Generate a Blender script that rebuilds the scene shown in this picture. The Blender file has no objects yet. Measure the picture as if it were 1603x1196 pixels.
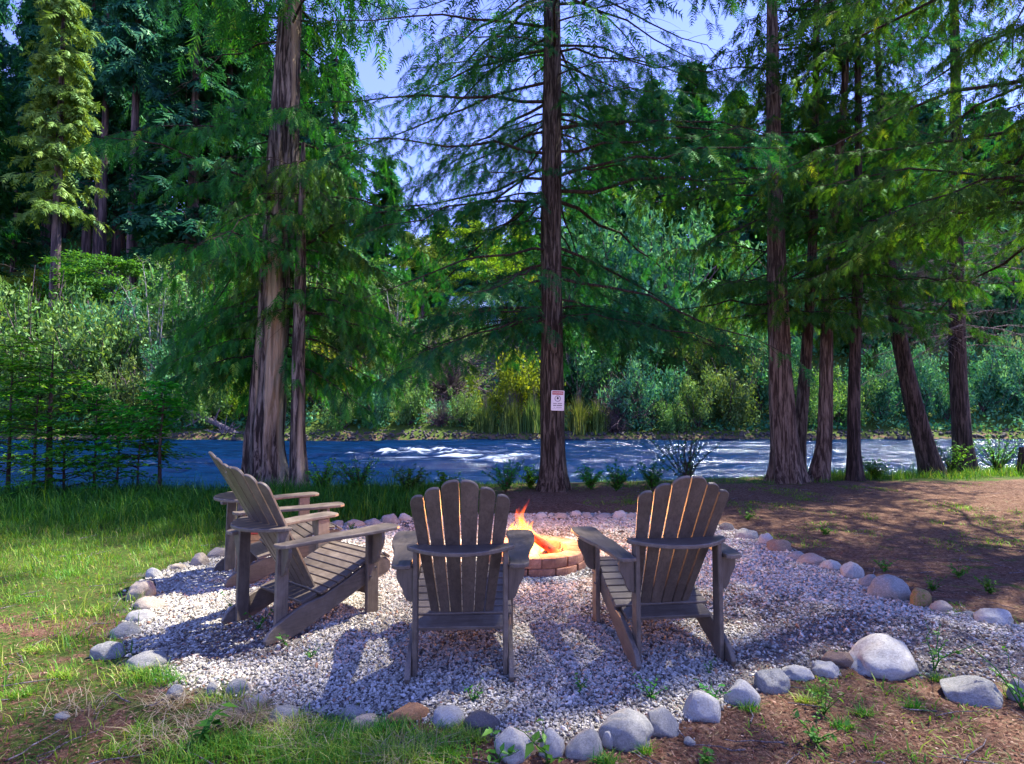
import bpy, bmesh, math, random
import numpy as np
from mathutils import Vector, Matrix, noise as mnoise

C = bpy.context.scene
COL = C.collection
rng = np.random.default_rng(7)
R = math.radians

# ------------------------------------------------------------------ camera
F_PX, U0, V0, H_CAM = 905.0, 801.5, 598.0, 1.332     # measured in photo pixels (1603 wide)
PITCH = math.atan(38.0 / F_PX)
cam = bpy.data.cameras.new("camera")
cam.lens = 36.0 * F_PX / 1603.0
cam.sensor_width = 36.0
cam.clip_start = 0.05
cam.clip_end = 2000
cam_o = bpy.data.objects.new("camera", cam)
cam_o.location = (0, 0, H_CAM)
cam_o.rotation_euler = (math.pi / 2 + PITCH, 0, 0)
COL.objects.link(cam_o)
C.camera = cam_o

# ------------------------------------------------------------------ world, sun, exposure
SUN_DIR = Vector((0.44, 0.24, 0.86)).normalized()     # towards the sun
elev = math.asin(SUN_DIR.z)
azim = math.atan2(SUN_DIR.x, SUN_DIR.y)
world = bpy.data.worlds.new("World")
C.world = world
world.use_nodes = True
wn = world.node_tree
wn.nodes.clear()
sky = wn.nodes.new("ShaderNodeTexSky")
sky.sky_type = 'NISHITA'
sky.sun_disc = False
sky.sun_elevation = elev
sky.sun_rotation = azim
sky.air_density = 1.0
sky.dust_density = 0.0
sky.ozone_density = 5.5
tint = wn.nodes.new("ShaderNodeMix")
tint.data_type = 'RGBA'
tint.blend_type = 'MULTIPLY'
tint.inputs[0].default_value = 1.0
tint.inputs[7].default_value = (0.63, 0.49, 0.76, 1)
bg = wn.nodes.new("ShaderNodeBackground")
bg.inputs[1].default_value = 0.15
wo = wn.nodes.new("ShaderNodeOutputWorld")
wn.links.new(sky.outputs[0], tint.inputs[6])
wn.links.new(tint.outputs[2], bg.inputs[0])
wn.links.new(bg.outputs[0], wo.inputs[0])

sun = bpy.data.lights.new("sun", 'SUN')
sun.energy = 4.0
sun.angle = R(0.8)
sun.color = (1.0, 0.92, 0.78)
sun_o = bpy.data.objects.new("sun", sun)
sun_o.rotation_euler = SUN_DIR.to_track_quat('Z', 'Y').to_euler()
COL.objects.link(sun_o)

C.view_settings.view_transform = 'Standard'
C.view_settings.look = 'None'
C.view_settings.gamma = 1.0
C.view_settings.exposure = 2.12
C.view_settings.use_curve_mapping = False
C.render.engine = 'CYCLES'
C.cycles.use_denoising = True
C.cycles.max_bounces = 7
C.cycles.diffuse_bounces = 4
C.cycles.glossy_bounces = 2
C.cycles.transmission_bounces = 3
C.cycles.transparent_max_bounces = 16
C.cycles.caustics_reflective = False
C.cycles.caustics_refractive = False
C.cycles.sample_clamp_indirect = 4

# ------------------------------------------------------------------ pixel helpers (measuring only)
def ray(u, v):
    dx = (u - U0) / F_PX; dz = (V0 - v) / F_PX
    cp, sp = math.cos(PITCH), math.sin(PITCH)
    return dx, cp - dz * sp, sp + dz * cp
def gp(u, v, z=0.0):
    a, b, c = ray(u, v); t = (z - H_CAM) / c
    return a * t, b * t
def pl(u, v, Y):
    a, b, c = ray(u, v); t = Y / b
    return a * t, Y, H_CAM + c * t

# ------------------------------------------------------------------ numpy noise
_lat = np.random.default_rng(3).random((64, 256, 256)).astype(np.float32)
def vn(x, y, seed=0):
    x = np.asarray(x, float); y = np.asarray(y, float)
    xi = np.floor(x).astype(int); yi = np.floor(y).astype(int)
    fx = x - xi; fy = y - yi
    fx = fx * fx * (3 - 2 * fx); fy = fy * fy * (3 - 2 * fy)
    L = _lat[seed % 64]
    a = L[xi % 256, yi % 256]; b = L[(xi + 1) % 256, yi % 256]
    c = L[xi % 256, (yi + 1) % 256]; d = L[(xi + 1) % 256, (yi + 1) % 256]
    return (a * (1 - fx) + b * fx) * (1 - fy) + (c * (1 - fx) + d * fx) * fy
def fbm(x, y, seed=0, o=4):
    s = 0; a = .5
    for i in range(o):
        s = s + a * vn(x * 2 ** i + 17.3 * i, y * 2 ** i + 5.1 * i, seed + i); a *= .5
    return s / (1 - .5 ** o)
def sst(t):
    t = np.clip(t, 0, 1); return t * t * (3 - 2 * t)

# ------------------------------------------------------------------ object helpers
def tag(o, label=None, cat=None, group=None, kind=None):
    if label: o['label'] = label
    if cat: o['category'] = cat
    if group: o['group'] = group
    if kind: o['kind'] = kind
    return o
def link(name, data, parent=None, loc=None):
    o = bpy.data.objects.new(name, data)
    COL.objects.link(o)
    if parent is not None: o.parent = parent
    if loc is not None: o.location = loc
    return o
def empty(name, loc=(0, 0, 0), rz=0.0):
    o = link(name, None, None, loc); o.rotation_euler = (0, 0, rz); o.empty_display_size = .1
    return o
def children(o): return [c for c in KIDS.get(o.name, [])]
KIDS = {}
def nmesh(name, V, Fs, m, smooth=False, attr=None, vattr=None):
    """V (n,3); Fs: array or list of arrays (m,k); attr: dict name->per-face floats"""
    if not isinstance(Fs, list): Fs = [Fs]
    Fs = [np.asarray(f, np.int32) for f in Fs if len(f)]
    me = bpy.data.meshes.new(name)
    me.vertices.add(len(V)); me.vertices.foreach_set("co", np.asarray(V, np.float32).ravel())
    nl = sum(f.size for f in Fs); nf = sum(len(f) for f in Fs)
    me.loops.add(nl); me.polygons.add(nf)
    me.loops.foreach_set("vertex_index", np.concatenate([f.ravel() for f in Fs]))
    tot = np.concatenate([np.full(len(f), f.shape[1], np.int32) for f in Fs])
    st = np.concatenate([[0], np.cumsum(tot)[:-1]]).astype(np.int32)
    me.polygons.foreach_set("loop_start", st)
    try: me.polygons.foreach_set("loop_total", tot)
    except Exception: pass
    if attr:
        for k, a in attr.items():
            at = me.attributes.new(k, 'FLOAT', 'FACE'); at.data.foreach_set("value", np.asarray(a, np.float32))
    if vattr:
        for k, a in vattr.items():
            at = me.attributes.new(k, 'FLOAT', 'POINT'); at.data.foreach_set("value", np.asarray(a, np.float32))
    me.update(calc_edges=True)
    if smooth: me.polygons.foreach_set("use_smooth", np.ones(nf, bool))
    if m: me.materials.append(m)
    me.validate()
    return me
def part(name, me, parent):
    o = link(name, me, parent); KIDS.setdefault(parent.name, []).append(o); return o
def copy_tree(o, loc, rz, label=None, group=None, scale=None):
    c = o.copy(); COL.objects.link(c); c.location = loc; c.rotation_euler = (0, 0, rz)
    if scale is not None: c.scale = scale if hasattr(scale, '__len__') else (scale,) * 3
    if label: c['label'] = label
    if group: c['group'] = group
    for ch in KIDS.get(o.name, []):
        d = ch.copy(); COL.objects.link(d); d.parent = c; KIDS.setdefault(c.name, []).append(d)
        for g in KIDS.get(ch.name, []):
            e = g.copy(); COL.objects.link(e); e.parent = d; KIDS.setdefault(d.name, []).append(e)
    return c

# ------------------------------------------------------------------ materials
def newmat(name):
    m = bpy.data.materials.new(name); m.use_nodes = True; nt = m.node_tree; nt.nodes.clear()
    out = nt.nodes.new("ShaderNodeOutputMaterial")
    return m, nt, out
def N(nt, t, **kw):
    n = nt.nodes.new(t)
    for k, v in kw.items():
        if k == 'inp':
            for i, x in v.items(): n.inputs[i].default_value = x
        else: setattr(n, k, v)
    return n
def ramp(nt, stops, fac=None):
    r = nt.nodes.new("ShaderNodeValToRGB"); e = r.color_ramp.elements
    while len(e) < len(stops): e.new(0.5)
    for i, (p, c) in enumerate(stops):
        e[i].position = p; e[i].color = (*c, 1) if len(c) == 3 else c
    if fac is not None: nt.links.new(fac, r.inputs[0])
    return r
def coord(nt, scale=(1, 1, 1), kind=3):
    tc = nt.nodes.new("ShaderNodeTexCoord"); mp = nt.nodes.new("ShaderNodeMapping")
    mp.inputs[3].default_value = scale
    nt.links.new(tc.outputs[kind], mp.inputs[0])
    return mp.outputs[0]
def noise_n(nt, co, scale, detail=4, rough=.6, dist=0.0):
    n = N(nt, "ShaderNodeTexNoise", inp={2: scale, 3: detail, 4: rough})
    n.inputs['Distortion'].default_value = dist
    nt.links.new(co, n.inputs[0]); return n.outputs[0]
def bump(nt, h, dist, strength=1.0, normal=None):
    b = N(nt, "ShaderNodeBump", inp={0: strength, 1: dist}); nt.links.new(h, b.inputs['Height'])
    if normal is not None: nt.links.new(normal, b.inputs['Normal'])
    return b.outputs[0]
def mixc(nt, fac, a, b, mode='MIX'):
    m = N(nt, "ShaderNodeMix", data_type='RGBA', blend_type=mode)
    for s, i in ((fac, 0), (a, 6), (b, 7)):
        if isinstance(s, (float, int)): m.inputs[i].default_value = s
        elif isinstance(s, tuple): m.inputs[i].default_value = (*s, 1) if len(s) == 3 else s
        else: nt.links.new(s, m.inputs[i])
    return m.outputs[2]
def princ(nt, out, base, rough=.6, normal=None, spec=.5, **kw):
    p = nt.nodes.new("ShaderNodeBsdfPrincipled")
    if isinstance(base, tuple): p.inputs['Base Color'].default_value = (*base, 1)
    else: nt.links.new(base, p.inputs['Base Color'])
    if isinstance(rough, (int, float)): p.inputs['Roughness'].default_value = rough
    else: nt.links.new(rough, p.inputs['Roughness'])
    p.inputs['Specular IOR Level'].default_value = spec
    if normal is not None: nt.links.new(normal, p.inputs['Normal'])
    for k, v in kw.items(): p.inputs[k].default_value = v
    nt.links.new(p.outputs[0], out.inputs[0]); return p

def leaf_mat(name, stops, transl=.45, gloss=.025):
    m, nt, out = newmat(name)
    at = N(nt, "ShaderNodeAttribute", attribute_name="rnd")
    cr = ramp(nt, stops, at.outputs['Fac'])
    oi = N(nt, "ShaderNodeObjectInfo")
    hs = N(nt, "ShaderNodeHueSaturation")
    mr = N(nt, "ShaderNodeMapRange", inp={3: .47, 4: .52}); nt.links.new(oi.outputs['Random'], mr.inputs[0])
    mv = N(nt, "ShaderNodeMapRange", inp={3: .8, 4: 1.25}); nt.links.new(oi.outputs['Random'], mv.inputs[0])
    nt.links.new(mr.outputs[0], hs.inputs['Hue']); nt.links.new(mv.outputs[0], hs.inputs['Value'])
    nt.links.new(cr.outputs[0], hs.inputs['Color'])
    d = nt.nodes.new("ShaderNodeBsdfDiffuse"); nt.links.new(hs.outputs[0], d.inputs[0])
    t = nt.nodes.new("ShaderNodeBsdfTranslucent")
    tc = mixc(nt, 1.0, hs.outputs[0], (1.5, 1.35, .5), 'MULTIPLY'); nt.links.new(tc, t.inputs[0])
    mx = N(nt, "ShaderNodeMixShader", inp={0: transl}); nt.links.new(d.outputs[0], mx.inputs[1]); nt.links.new(t.outputs[0], mx.inputs[2])
    g = N(nt, "ShaderNodeBsdfGlossy", inp={1: .45}); g.inputs[0].default_value = (.5, .8, .5, 1)
    m2 = N(nt, "ShaderNodeMixShader", inp={0: gloss}); nt.links.new(mx.outputs[0], m2.inputs[1]); nt.links.new(g.outputs[0], m2.inputs[2])
    nt.links.new(m2.outputs[0], out.inputs[0])
    return m

M = {}
M['cedar'] = leaf_mat('cedar_foliage', [(0, (.008, .058, .012)), (.45, (.020, .128, .018)), (.78, (.055, .21, .020)), (1, (.17, .30, .03))])
M['fir'] = leaf_mat('fir_foliage', [(0, (.006, .055, .026)), (.5, (.013, .11, .036)), (.85, (.04, .18, .035)), (1, (.11, .24, .03))])
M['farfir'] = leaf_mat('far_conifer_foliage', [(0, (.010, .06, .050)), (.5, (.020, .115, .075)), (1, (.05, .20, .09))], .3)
M['sunfir'] = leaf_mat('sunlit_tone_conifer_foliage', [(0, (.05, .11, .03)), (.5, (.12, .22, .04)), (1, (.25, .34, .07))], .35)  # sunlight on the tall pine is put into this yellow-green leaf colour
M['willow'] = leaf_mat('willow_leaves', [(0, (.035, .11, .03)), (.5, (.09, .21, .055)), (1, (.22, .34, .11))], .35)
M['yellow'] = leaf_mat('yellow_green_leaves', [(0, (.06, .14, .012)), (.5, (.14, .25, .018)), (1, (.28, .40, .03))], .45)
M['maple'] = leaf_mat('bright_green_leaves', [(0, (.015, .11, .02)), (.5, (.03, .21, .03)), (1, (.09, .33, .04))], .45)
M['teal'] = leaf_mat('blue_green_leaves', [(0, (.02, .11, .06)), (.5, (.05, .20, .10)), (1, (.14, .32, .16))], .3)
M['reed'] = leaf_mat('pale_reed_leaves', [(0, (.06, .13, .03)), (.5, (.14, .22, .05)), (1, (.30, .34, .11))], .3)
M['sapling'] = leaf_mat('sapling_leaves', [(0, (.025, .13, .014)), (.5, (.055, .26, .02)), (.85, (.12, .38, .03)), (1, (.26, .48, .05))], .55)
M['grass'] = leaf_mat('grass_blades', [(0, (.015, .07, .012)), (.35, (.035, .15, .015)), (.7, (.13, .24, .02)), (.92, (.30, .36, .05)), (1, (.40, .34, .16))], .4)
M['weed'] = leaf_mat('weed_leaves', [(0, (.02, .10, .02)), (.6, (.06, .24, .03)), (1, (.16, .36, .05))], .45)
M['dryleaf'] = leaf_mat('dry_litter', [(0, (.05, .022, .014)), (.4, (.13, .06, .038)), (.75, (.25, .14, .09)), (1, (.46, .36, .27))], .1)
M['drygrass'] = leaf_mat('dead_grass', [(0, (.20, .15, .09)), (.5, (.33, .27, .17)), (1, (.45, .40, .30))], .25)

def bark(name, dark, light, sz=9, warm=None):
    m, nt, out = newmat(name)
    co = coord(nt, (1, 1, .10))
    n1 = noise_n(nt, co, sz * 2.2, 6, .65, .6)
    n2 = noise_n(nt, coord(nt, (1, 1, .35)), 5, 4, .6)
    n3 = noise_n(nt, coord(nt, (1, 1, .06)), sz * 7, 3, .6)
    cr = ramp(nt, [(.36, tuple(a * .6 for a in dark)), (.46, dark), (.55, tuple((a + b) / 2 for a, b in zip(dark, light))), (.70, light)], n1)
    c = mixc(nt, .5, cr.outputs[0], ramp(nt, [(.3, (.55, .5, .5)), (.7, (1.3, 1.2, 1.15))], n2).outputs[0], 'MULTIPLY')
    if warm:
        w = ramp(nt, [(.52, (0, 0, 0)), (.62, (1, 1, 1))], noise_n(nt, coord(nt, (2.4, 2.4, .12)), 2.0, 2, .5))
        c = mixc(nt, w.outputs[0], c, mixc(nt, .6, c, warm))
    b = bump(nt, n1, .06, 1.0); b2 = bump(nt, n3, .01, .6, b)
    princ(nt, out, c, .9, b2, .2)
    return m
M['cedarbark'] = bark('cedar_bark', (.040, .031, .027), (.31, .27, .225), 9, (.55, .42, .26))
M['firbark'] = bark('fir_bark', (.030, .023, .018), (.17, .15, .122), 13)
M['redbark'] = bark('reddish_cedar_bark', (.06, .040, .032), (.27, .215, .17), 10)
M['darkbark'] = bark('dark_bark', (.028, .021, .019), (.13, .10, .09), 12)
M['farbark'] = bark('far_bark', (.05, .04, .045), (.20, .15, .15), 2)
M['twig'] = bark('twig_bark', (.03, .022, .018), (.10, .08, .065), 20)
M['greytwig'] = bark('grey_dead_twig', (.14, .12, .13), (.42, .38, .42), 20)
M['brush'] = bark('bare_brush_twig', (.07, .05, .055), (.26, .20, .22), 20)
M['whitebark'] = bark('pale_birch_bark', (.22, .22, .21), (.6, .6, .58), 6)

def stone(name, a, b, spot=(.05, .05, .05), moss=None):
    m, nt, out = newmat(name)
    co = coord(nt)
    oi = N(nt, "ShaderNodeObjectInfo"); va = N(nt, "ShaderNodeVectorMath", operation='ADD'); nt.links.new(co, va.inputs[0])
    mu = N(nt, "ShaderNodeMath", operation='MULTIPLY', inp={1: 50.0}); nt.links.new(oi.outputs['Random'], mu.inputs[0]); nt.links.new(mu.outputs[0], va.inputs[1])
    co = va.outputs[0]
    n1 = noise_n(nt, co, 9, 7, .7, .8); n2 = noise_n(nt, co, 90, 4, .7); n3 = noise_n(nt, co, 22, 5, .7, 1.5)
    c = ramp(nt, [(.3, a), (.7, b)], n1).outputs[0]
    c = mixc(nt, ramp(nt, [(.38, (.75, .75, .75)), (.47, (0, 0, 0))], n2).outputs[0], c, spot)
    c = mixc(nt, ramp(nt, [(.62, (0, 0, 0)), (.72, (.55, .55, .55))], n3).outputs[0], c, tuple(min(1, x * 1.35) for x in b))
    c = mixc(nt, ramp(nt, [(.54, (0, 0, 0)), (.70, (.5, .5, .5))], noise_n(nt, co, 4.5, 6, .7, .5)).outputs[0], c, (.20, .155, .11))
    if moss: c = mixc(nt, ramp(nt, [(.50, (0, 0, 0)), (.60, (1, 1, 1))], noise_n(nt, co, 7, 3, .6)).outputs[0], c, moss)
    h = N(nt, "ShaderNodeMath", operation='ADD'); nt.links.new(n1, h.inputs[0]); nt.links.new(n2, h.inputs[1])
    princ(nt, out, c, .75, bump(nt, h.outputs[0], .012, .6), .35)
    return m
M['s_grey'] = stone('grey_river_stone', (.15, .155, .15), (.40, .40, .38))
M['s_pale'] = stone('pale_river_stone', (.25, .25, .235), (.56, .55, .52), (.16, .16, .15))
M['s_beige'] = stone('beige_river_stone', (.24, .20, .165), (.45, .385, .32), (.15, .12, .10))
M['s_brown'] = stone('brown_river_stone', (.12, .08, .06), (.34, .24, .18))
M['s_orange'] = stone('orange_river_stone', (.30, .13, .05), (.52, .28, .13))
M['s_dark'] = stone('dark_river_stone', (.06, .055, .06), (.16, .15, .16), (.02, .02, .02))
M['s_moss'] = stone('mossy_orange_stone', (.22, .12, .05), (.40, .26, .12), moss=(.14, .16, .02))

def chair_mat(name, sc):
    m, nt, out = newmat(name)
    at = N(nt, "ShaderNodeObjectInfo")
    n = noise_n(nt, coord(nt, (3, 3, 3)), 3.2, 9, .72, .8)
    g = noise_n(nt, coord(nt, sc), 3.0, 6, .7, .4)
    c = ramp(nt, [(.25, (.068, .052, .041)), (.5, (.108, .086, .070)), (.75, (.165, .136, .114))], n).outputs[0]
    c = mixc(nt, .75, c, ramp(nt, [(.32, (.58, .56, .54)), (.5, (1, 1, 1)), (.7, (1.3, 1.27, 1.22))], g).outputs[0], 'MULTIPLY')
    mv = N(nt, "ShaderNodeMapRange", inp={3: .80, 4: 1.22}); nt.links.new(at.outputs['Random'], mv.inputs[0])
    hs = N(nt, "ShaderNodeHueSaturation"); nt.links.new(c, hs.inputs['Color']); nt.links.new(mv.outputs[0], hs.inputs['Value'])
    rr = N(nt, "ShaderNodeMapRange", inp={3: .34, 4: .62}); nt.links.new(n, rr.inputs[0])
    princ(nt, out, hs.outputs[0], rr.outputs[0], bump(nt, g, .0016, .6), .5)
    return m
M['chair'] = chair_mat('taupe_chair_board', (26, 26, 2.2)); M['chair_y'] = chair_mat('taupe_chair_arm', (26, 2.2, 26)); M['chair_x'] = chair_mat('taupe_chair_slat', (2.2, 26, 26))


def simple(name, col, rough=.6, sc=30, var=.25, bd=.002, **kw):
    m, nt, out = newmat(name)
    n = noise_n(nt, coord(nt), sc, 5, .65)
    c = ramp(nt, [(.3, tuple(x * (1 - var) for x in col)), (.7, tuple(min(1, x * (1 + var)) for x in col))], n).outputs[0]
    princ(nt, out, c, rough, bump(nt, n, bd, .7), **kw)
    return m
def block_mat():
    m, nt, out = newmat('tan_pit_block')
    co = coord(nt); n = noise_n(nt, co, 14, 6, .7, .5); n2 = noise_n(nt, co, 120, 3, .7)
    oi = N(nt, "ShaderNodeObjectInfo")
    c = ramp(nt, [(.3, (.20, .095, .060)), (.55, (.34, .175, .115)), (.75, (.46, .28, .20))], n).outputs[0]
    hs = N(nt, "ShaderNodeHueSaturation"); mv = N(nt, "ShaderNodeMapRange", inp={3: .75, 4: 1.2}); nt.links.new(oi.outputs['Random'], mv.inputs[0])
    nt.links.new(mv.outputs[0], hs.inputs['Value']); nt.links.new(c, hs.inputs['Color'])
    c = mixc(nt, ramp(nt, [(.35, (.6, .6, .6)), (.45, (0, 0, 0))], n2).outputs[0], hs.outputs[0], (.12, .07, .05))
    princ(nt, out, c, .9, bump(nt, n2, .004, .8, bump(nt, n, .01, .7)), .2)
    return m
M['block'] = block_mat()
M['ash'] = simple('ash', (.05, .045, .042), .95, 40, .5, .01)
M['signwhite'] = simple('sign_white', (.62, .62, .64), .45, 20, .05)
M['signred'] = simple('sign_red', (.30, .03, .035), .45, 20, .1)
M['signink'] = simple('sign_ink', (.015, .015, .03), .5, 20, .1)
M['signgrey'] = simple('sign_grey', (.20, .20, .24), .5, 20, .1)
M['boxwood'] = simple('tan_box_wood', (.42, .26, .12), .6, 18, .3)
M['boxred'] = simple('red_box_lid', (.38, .05, .035), .4, 20, .15)
M['wallred'] = simple('cabin_brown_siding', (.24, .11, .06), .8, 3, .25)
M['roofblue'] = simple('cabin_blue_roof', (.12, .20, .38), .45, 2, .15)
M['trim'] = simple('cabin_white_trim', (.6, .62, .66), .6, 3, .05)
M['glass'] = simple('cabin_window_glass', (.10, .22, .45), .15, 3, .2)
M['scree'] = stone('riprap', (.03, .026, .024), (.09, .08, .075))
M['bud'] = simple('brush_bud', (.24, .11, .11), .8, 9, .3)

def glowlog():
    m, nt, out = newmat('burning_log')
    co = coord(nt); n = noise_n(nt, co, 13, 5, .65, .6)
    p = princ(nt, out, ramp(nt, [(.35, (.02, .012, .01)), (.7, (.20, .09, .05))], n).outputs[0], .9, bump(nt, n, .01), .2)
    e = ramp(nt, [(.40, (0, 0, 0)), (.52, (.55, .02, .003)), (.66, (1, .10, .01)), (.85, (1, .35, .05))], noise_n(nt, co, 9, 3, .5, .4))
    nt.links.new(e.outputs[0], p.inputs['Emission Color']); p.inputs['Emission Strength'].default_value = 1.1
    return m
M['glowlog'] = glowlog()
M['log'] = bark('split_firewood', (.12, .07, .045), (.45, .30, .20), 14)

def flame_mat():
    m, nt, out = newmat('flame')
    uv = N(nt, "ShaderNodeAttribute", attribute_name="fh")
    col = ramp(nt, [(0, (1, .62, .20)), (.35, (1, .50, .08)), (.65, (1, .20, .02)), (1, (.75, .04, .01))], uv.outputs['Fac'])
    n = noise_n(nt, coord(nt, (1, 1, .35)), 26, 4, .6, 1.2)
    lw = N(nt, "ShaderNodeLayerWeight", inp={0: .35})
    a = N(nt, "ShaderNodeMath", operation='SUBTRACT', inp={0: 1.0}); nt.links.new(lw.outputs['Facing'], a.inputs[1])
    nr = ramp(nt, [(.34, (.15, .15, .15)), (.60, (1, 1, 1))], n)
    b = N(nt, "ShaderNodeMath", operation='MULTIPLY'); nt.links.new(a.outputs[0], b.inputs[0]); nt.links.new(nr.outputs[0], b.inputs[1])
    fade = ramp(nt, [(0, (.5, .5, .5)), (.15, (1, 1, 1)), (.6, (.8, .8, .8)), (1, (.05, .05, .05))], uv.outputs['Fac'])
    c = N(nt, "ShaderNodeMath", operation='MULTIPLY'); nt.links.new(b.outputs[0], c.inputs[0]); nt.links.new(fade.outputs[0], c.inputs[1])
    c2 = N(nt, "ShaderNodeMath", operation='MULTIPLY', inp={1: .30}); nt.links.new(c.outputs[0], c2.inputs[0])
    e = N(nt, "ShaderNodeEmission", inp={1: 2.0}); nt.links.new(col.outputs[0], e.inputs[0])
    t = nt.nodes.new("ShaderNodeBsdfTransparent")
    mx = nt.nodes.new("ShaderNodeMixShader"); nt.links.new(c2.outputs[0], mx.inputs[0]); nt.links.new(t.outputs[0], mx.inputs[1]); nt.links.new(e.outputs[0], mx.inputs[2])
    nt.links.new(mx.outputs[0], out.inputs[0])
    return m
M['flame'] = flame_mat()

def ground_mat():
    m, nt, out = newmat('forest_floor')
    co = coord(nt)
    g = N(nt, "ShaderNodeAttribute", attribute_name="green").outputs['Fac']
    gr = N(nt, "ShaderNodeAttribute", attribute_name="gravel").outputs['Fac']
    n1 = noise_n(nt, co, 1.6, 6, .7); n2 = noise_n(nt, co, 28, 6, .75, .6); n3 = noise_n(nt, co, 140, 4, .7)
    soil = ramp(nt, [(.28, (.055, .030, .020)), (.5, (.15, .088, .060)), (.72, (.32, .215, .155))], n2).outputs[0]
    soil = mixc(nt, .6, soil, ramp(nt, [(.3, (.6, .55, .55)), (.7, (1.35, 1.3, 1.25))], n1).outputs[0], 'MULTIPLY')
    gre = ramp(nt, [(.3, (.025, .055, .012)), (.55, (.075, .12, .02)), (.75, (.15, .17, .04))], n2).outputs[0]
    gm = N(nt, "ShaderNodeMath", operation='ADD'); nt.links.new(g, gm.inputs[0])
    nn = N(nt, "ShaderNodeMapRange", inp={1: .3, 2: .7, 3: -.45, 4: .45}); nt.links.new(noise_n(nt, co, 5, 5, .7), nn.inputs[0]); nt.links.new(nn.outputs[0], gm.inputs[1])
    c = mixc(nt, ramp(nt, [(.42, (0, 0, 0)), (.62, (1, 1, 1))], gm.outputs[0]).outputs[0], soil, gre)
    c = mixc(nt, gr, c, ramp(nt, [(.35, (.09, .075, .07)), (.65, (.30, .28, .28))], n3).outputs[0])
    h = N(nt, "ShaderNodeMath", operation='ADD'); nt.links.new(n2, h.inputs[0]); nt.links.new(n3, h.inputs[1])
    princ(nt, out, c, .95, bump(nt, h.outputs[0], .02, .9), .15)
    return m
M['ground'] = ground_mat()

def water_mat():
    m, nt, out = newmat('river_water')
    f = N(nt, "ShaderNodeAttribute", attribute_name="foam").outputs['Fac']
    co = coord(nt, (.28, 1.3, 1)); n = noise_n(nt, co, 2.6, 7, .66, .9); n2 = noise_n(nt, coord(nt, (.5, 2.6, 1)), 6, 4, .6)
    a = N(nt, "ShaderNodeMath", operation='ADD'); nt.links.new(f, a.inputs[0])
    mr = N(nt, "ShaderNodeMapRange", inp={1: .3, 2: .7, 3: -.28, 4: .30}); nt.links.new(n, mr.inputs[0]); nt.links.new(mr.outputs[0], a.inputs[1])
    fm = ramp(nt, [(.48, (0, 0, 0)), (.74, (.10, .14, .20)), (1.06, (1, 1, 1))], a.outputs[0])
    wc = ramp(nt, [(.32, (.0002, .003, .012)), (.68, (.001, .016, .060))], n).outputs[0]
    c = mixc(nt, fm.outputs[0], wc, (.36, .43, .56))
    nrm = bump(nt, n2, .05, .5, bump(nt, n, .12, .6))
    d = nt.nodes.new("ShaderNodeBsdfDiffuse"); nt.links.new(c, d.inputs[0]); nt.links.new(nrm, d.inputs['Normal'])
    g = N(nt, "ShaderNodeBsdfGlossy", inp={1: .16}); g.inputs[0].default_value = (.75, .85, 1, 1); nt.links.new(nrm, g.inputs['Normal'])
    mx = N(nt, "ShaderNodeMixShader", inp={0: .07}); nt.links.new(d.outputs[0], mx.inputs[1]); nt.links.new(g.outputs[0], mx.inputs[2])
    nt.links.new(mx.outputs[0], out.inputs[0])
    return m
M['water'] = water_mat()

def gravel_mat():
    m, nt, out = newmat('crushed_gravel')
    oi = N(nt, "ShaderNodeAttribute", attribute_name="shade", attribute_type='INSTANCER')
    c = ramp(nt, [(0, (.06, .05, .04)), (.10, (.22, .20, .165)), (.4, (.36, .34, .295)), (.8, (.47, .45, .40)), (.96, (.60, .58, .53)), (1, (.26, .15, .10))], oi.outputs['Fac'])
    n = noise_n(nt, coord(nt), 200, 3, .6)
    c2 = mixc(nt, .5, c.outputs[0], ramp(nt, [(.3, (.7, .7, .7)), (.7, (1.15, 1.15, 1.15))], n).outputs[0], 'MULTIPLY')
    princ(nt, out, c2, .8, None, .3)
    return m
M['gravel'] = gravel_mat()

# ------------------------------------------------------------------ terrain
WATER_Z = -0.72
def edge_near(x): return 9.95 + 0.20 * np.clip(x, -25, 25) + .35 * (fbm(x * .5, x * 0 + 3, 11, 3) - .5)
def edge_far(x): return 35.4 + 1.6 * (fbm(x * .13, x * 0 + 9, 12, 3) - .5)
def terrain(x, y):
    x = np.asarray(x, float); y = np.asarray(y, float)
    e = edge_near(x); t = y - e
    z = -1.7 * sst(t / 2.6)
    z = z + .05 * sst((y - 5.2) / 3) * (fbm(x * .7, y * .7, 20, 3) - .5) * 2 * (t < 0)
    f = edge_far(x); s = y - f
    z = np.where(y > 20, -1.7 + 1.35 * sst((s + 1.2) / 1.6), z)
    up = 1.2 * sst(s / 4) + 7.6 * sst((s - 3) / 15)
    up = up + 26 * sst((-x - 9) / 34) * sst((y - 44) / 60) + 14 * sst((x - 14) / 40) * sst((y - 44) / 55)
    up = up + 5 * sst((y - 75) / 80) + .9 * (fbm(x * .16, y * .16, 24, 4) - .5) * sst(s / 3) * 2
    z = z + np.where(y > 20, up * (s > 0), 0)
    return z
def tz(x, y): return float(terrain(np.array([x]), np.array([y]))[0])

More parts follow.
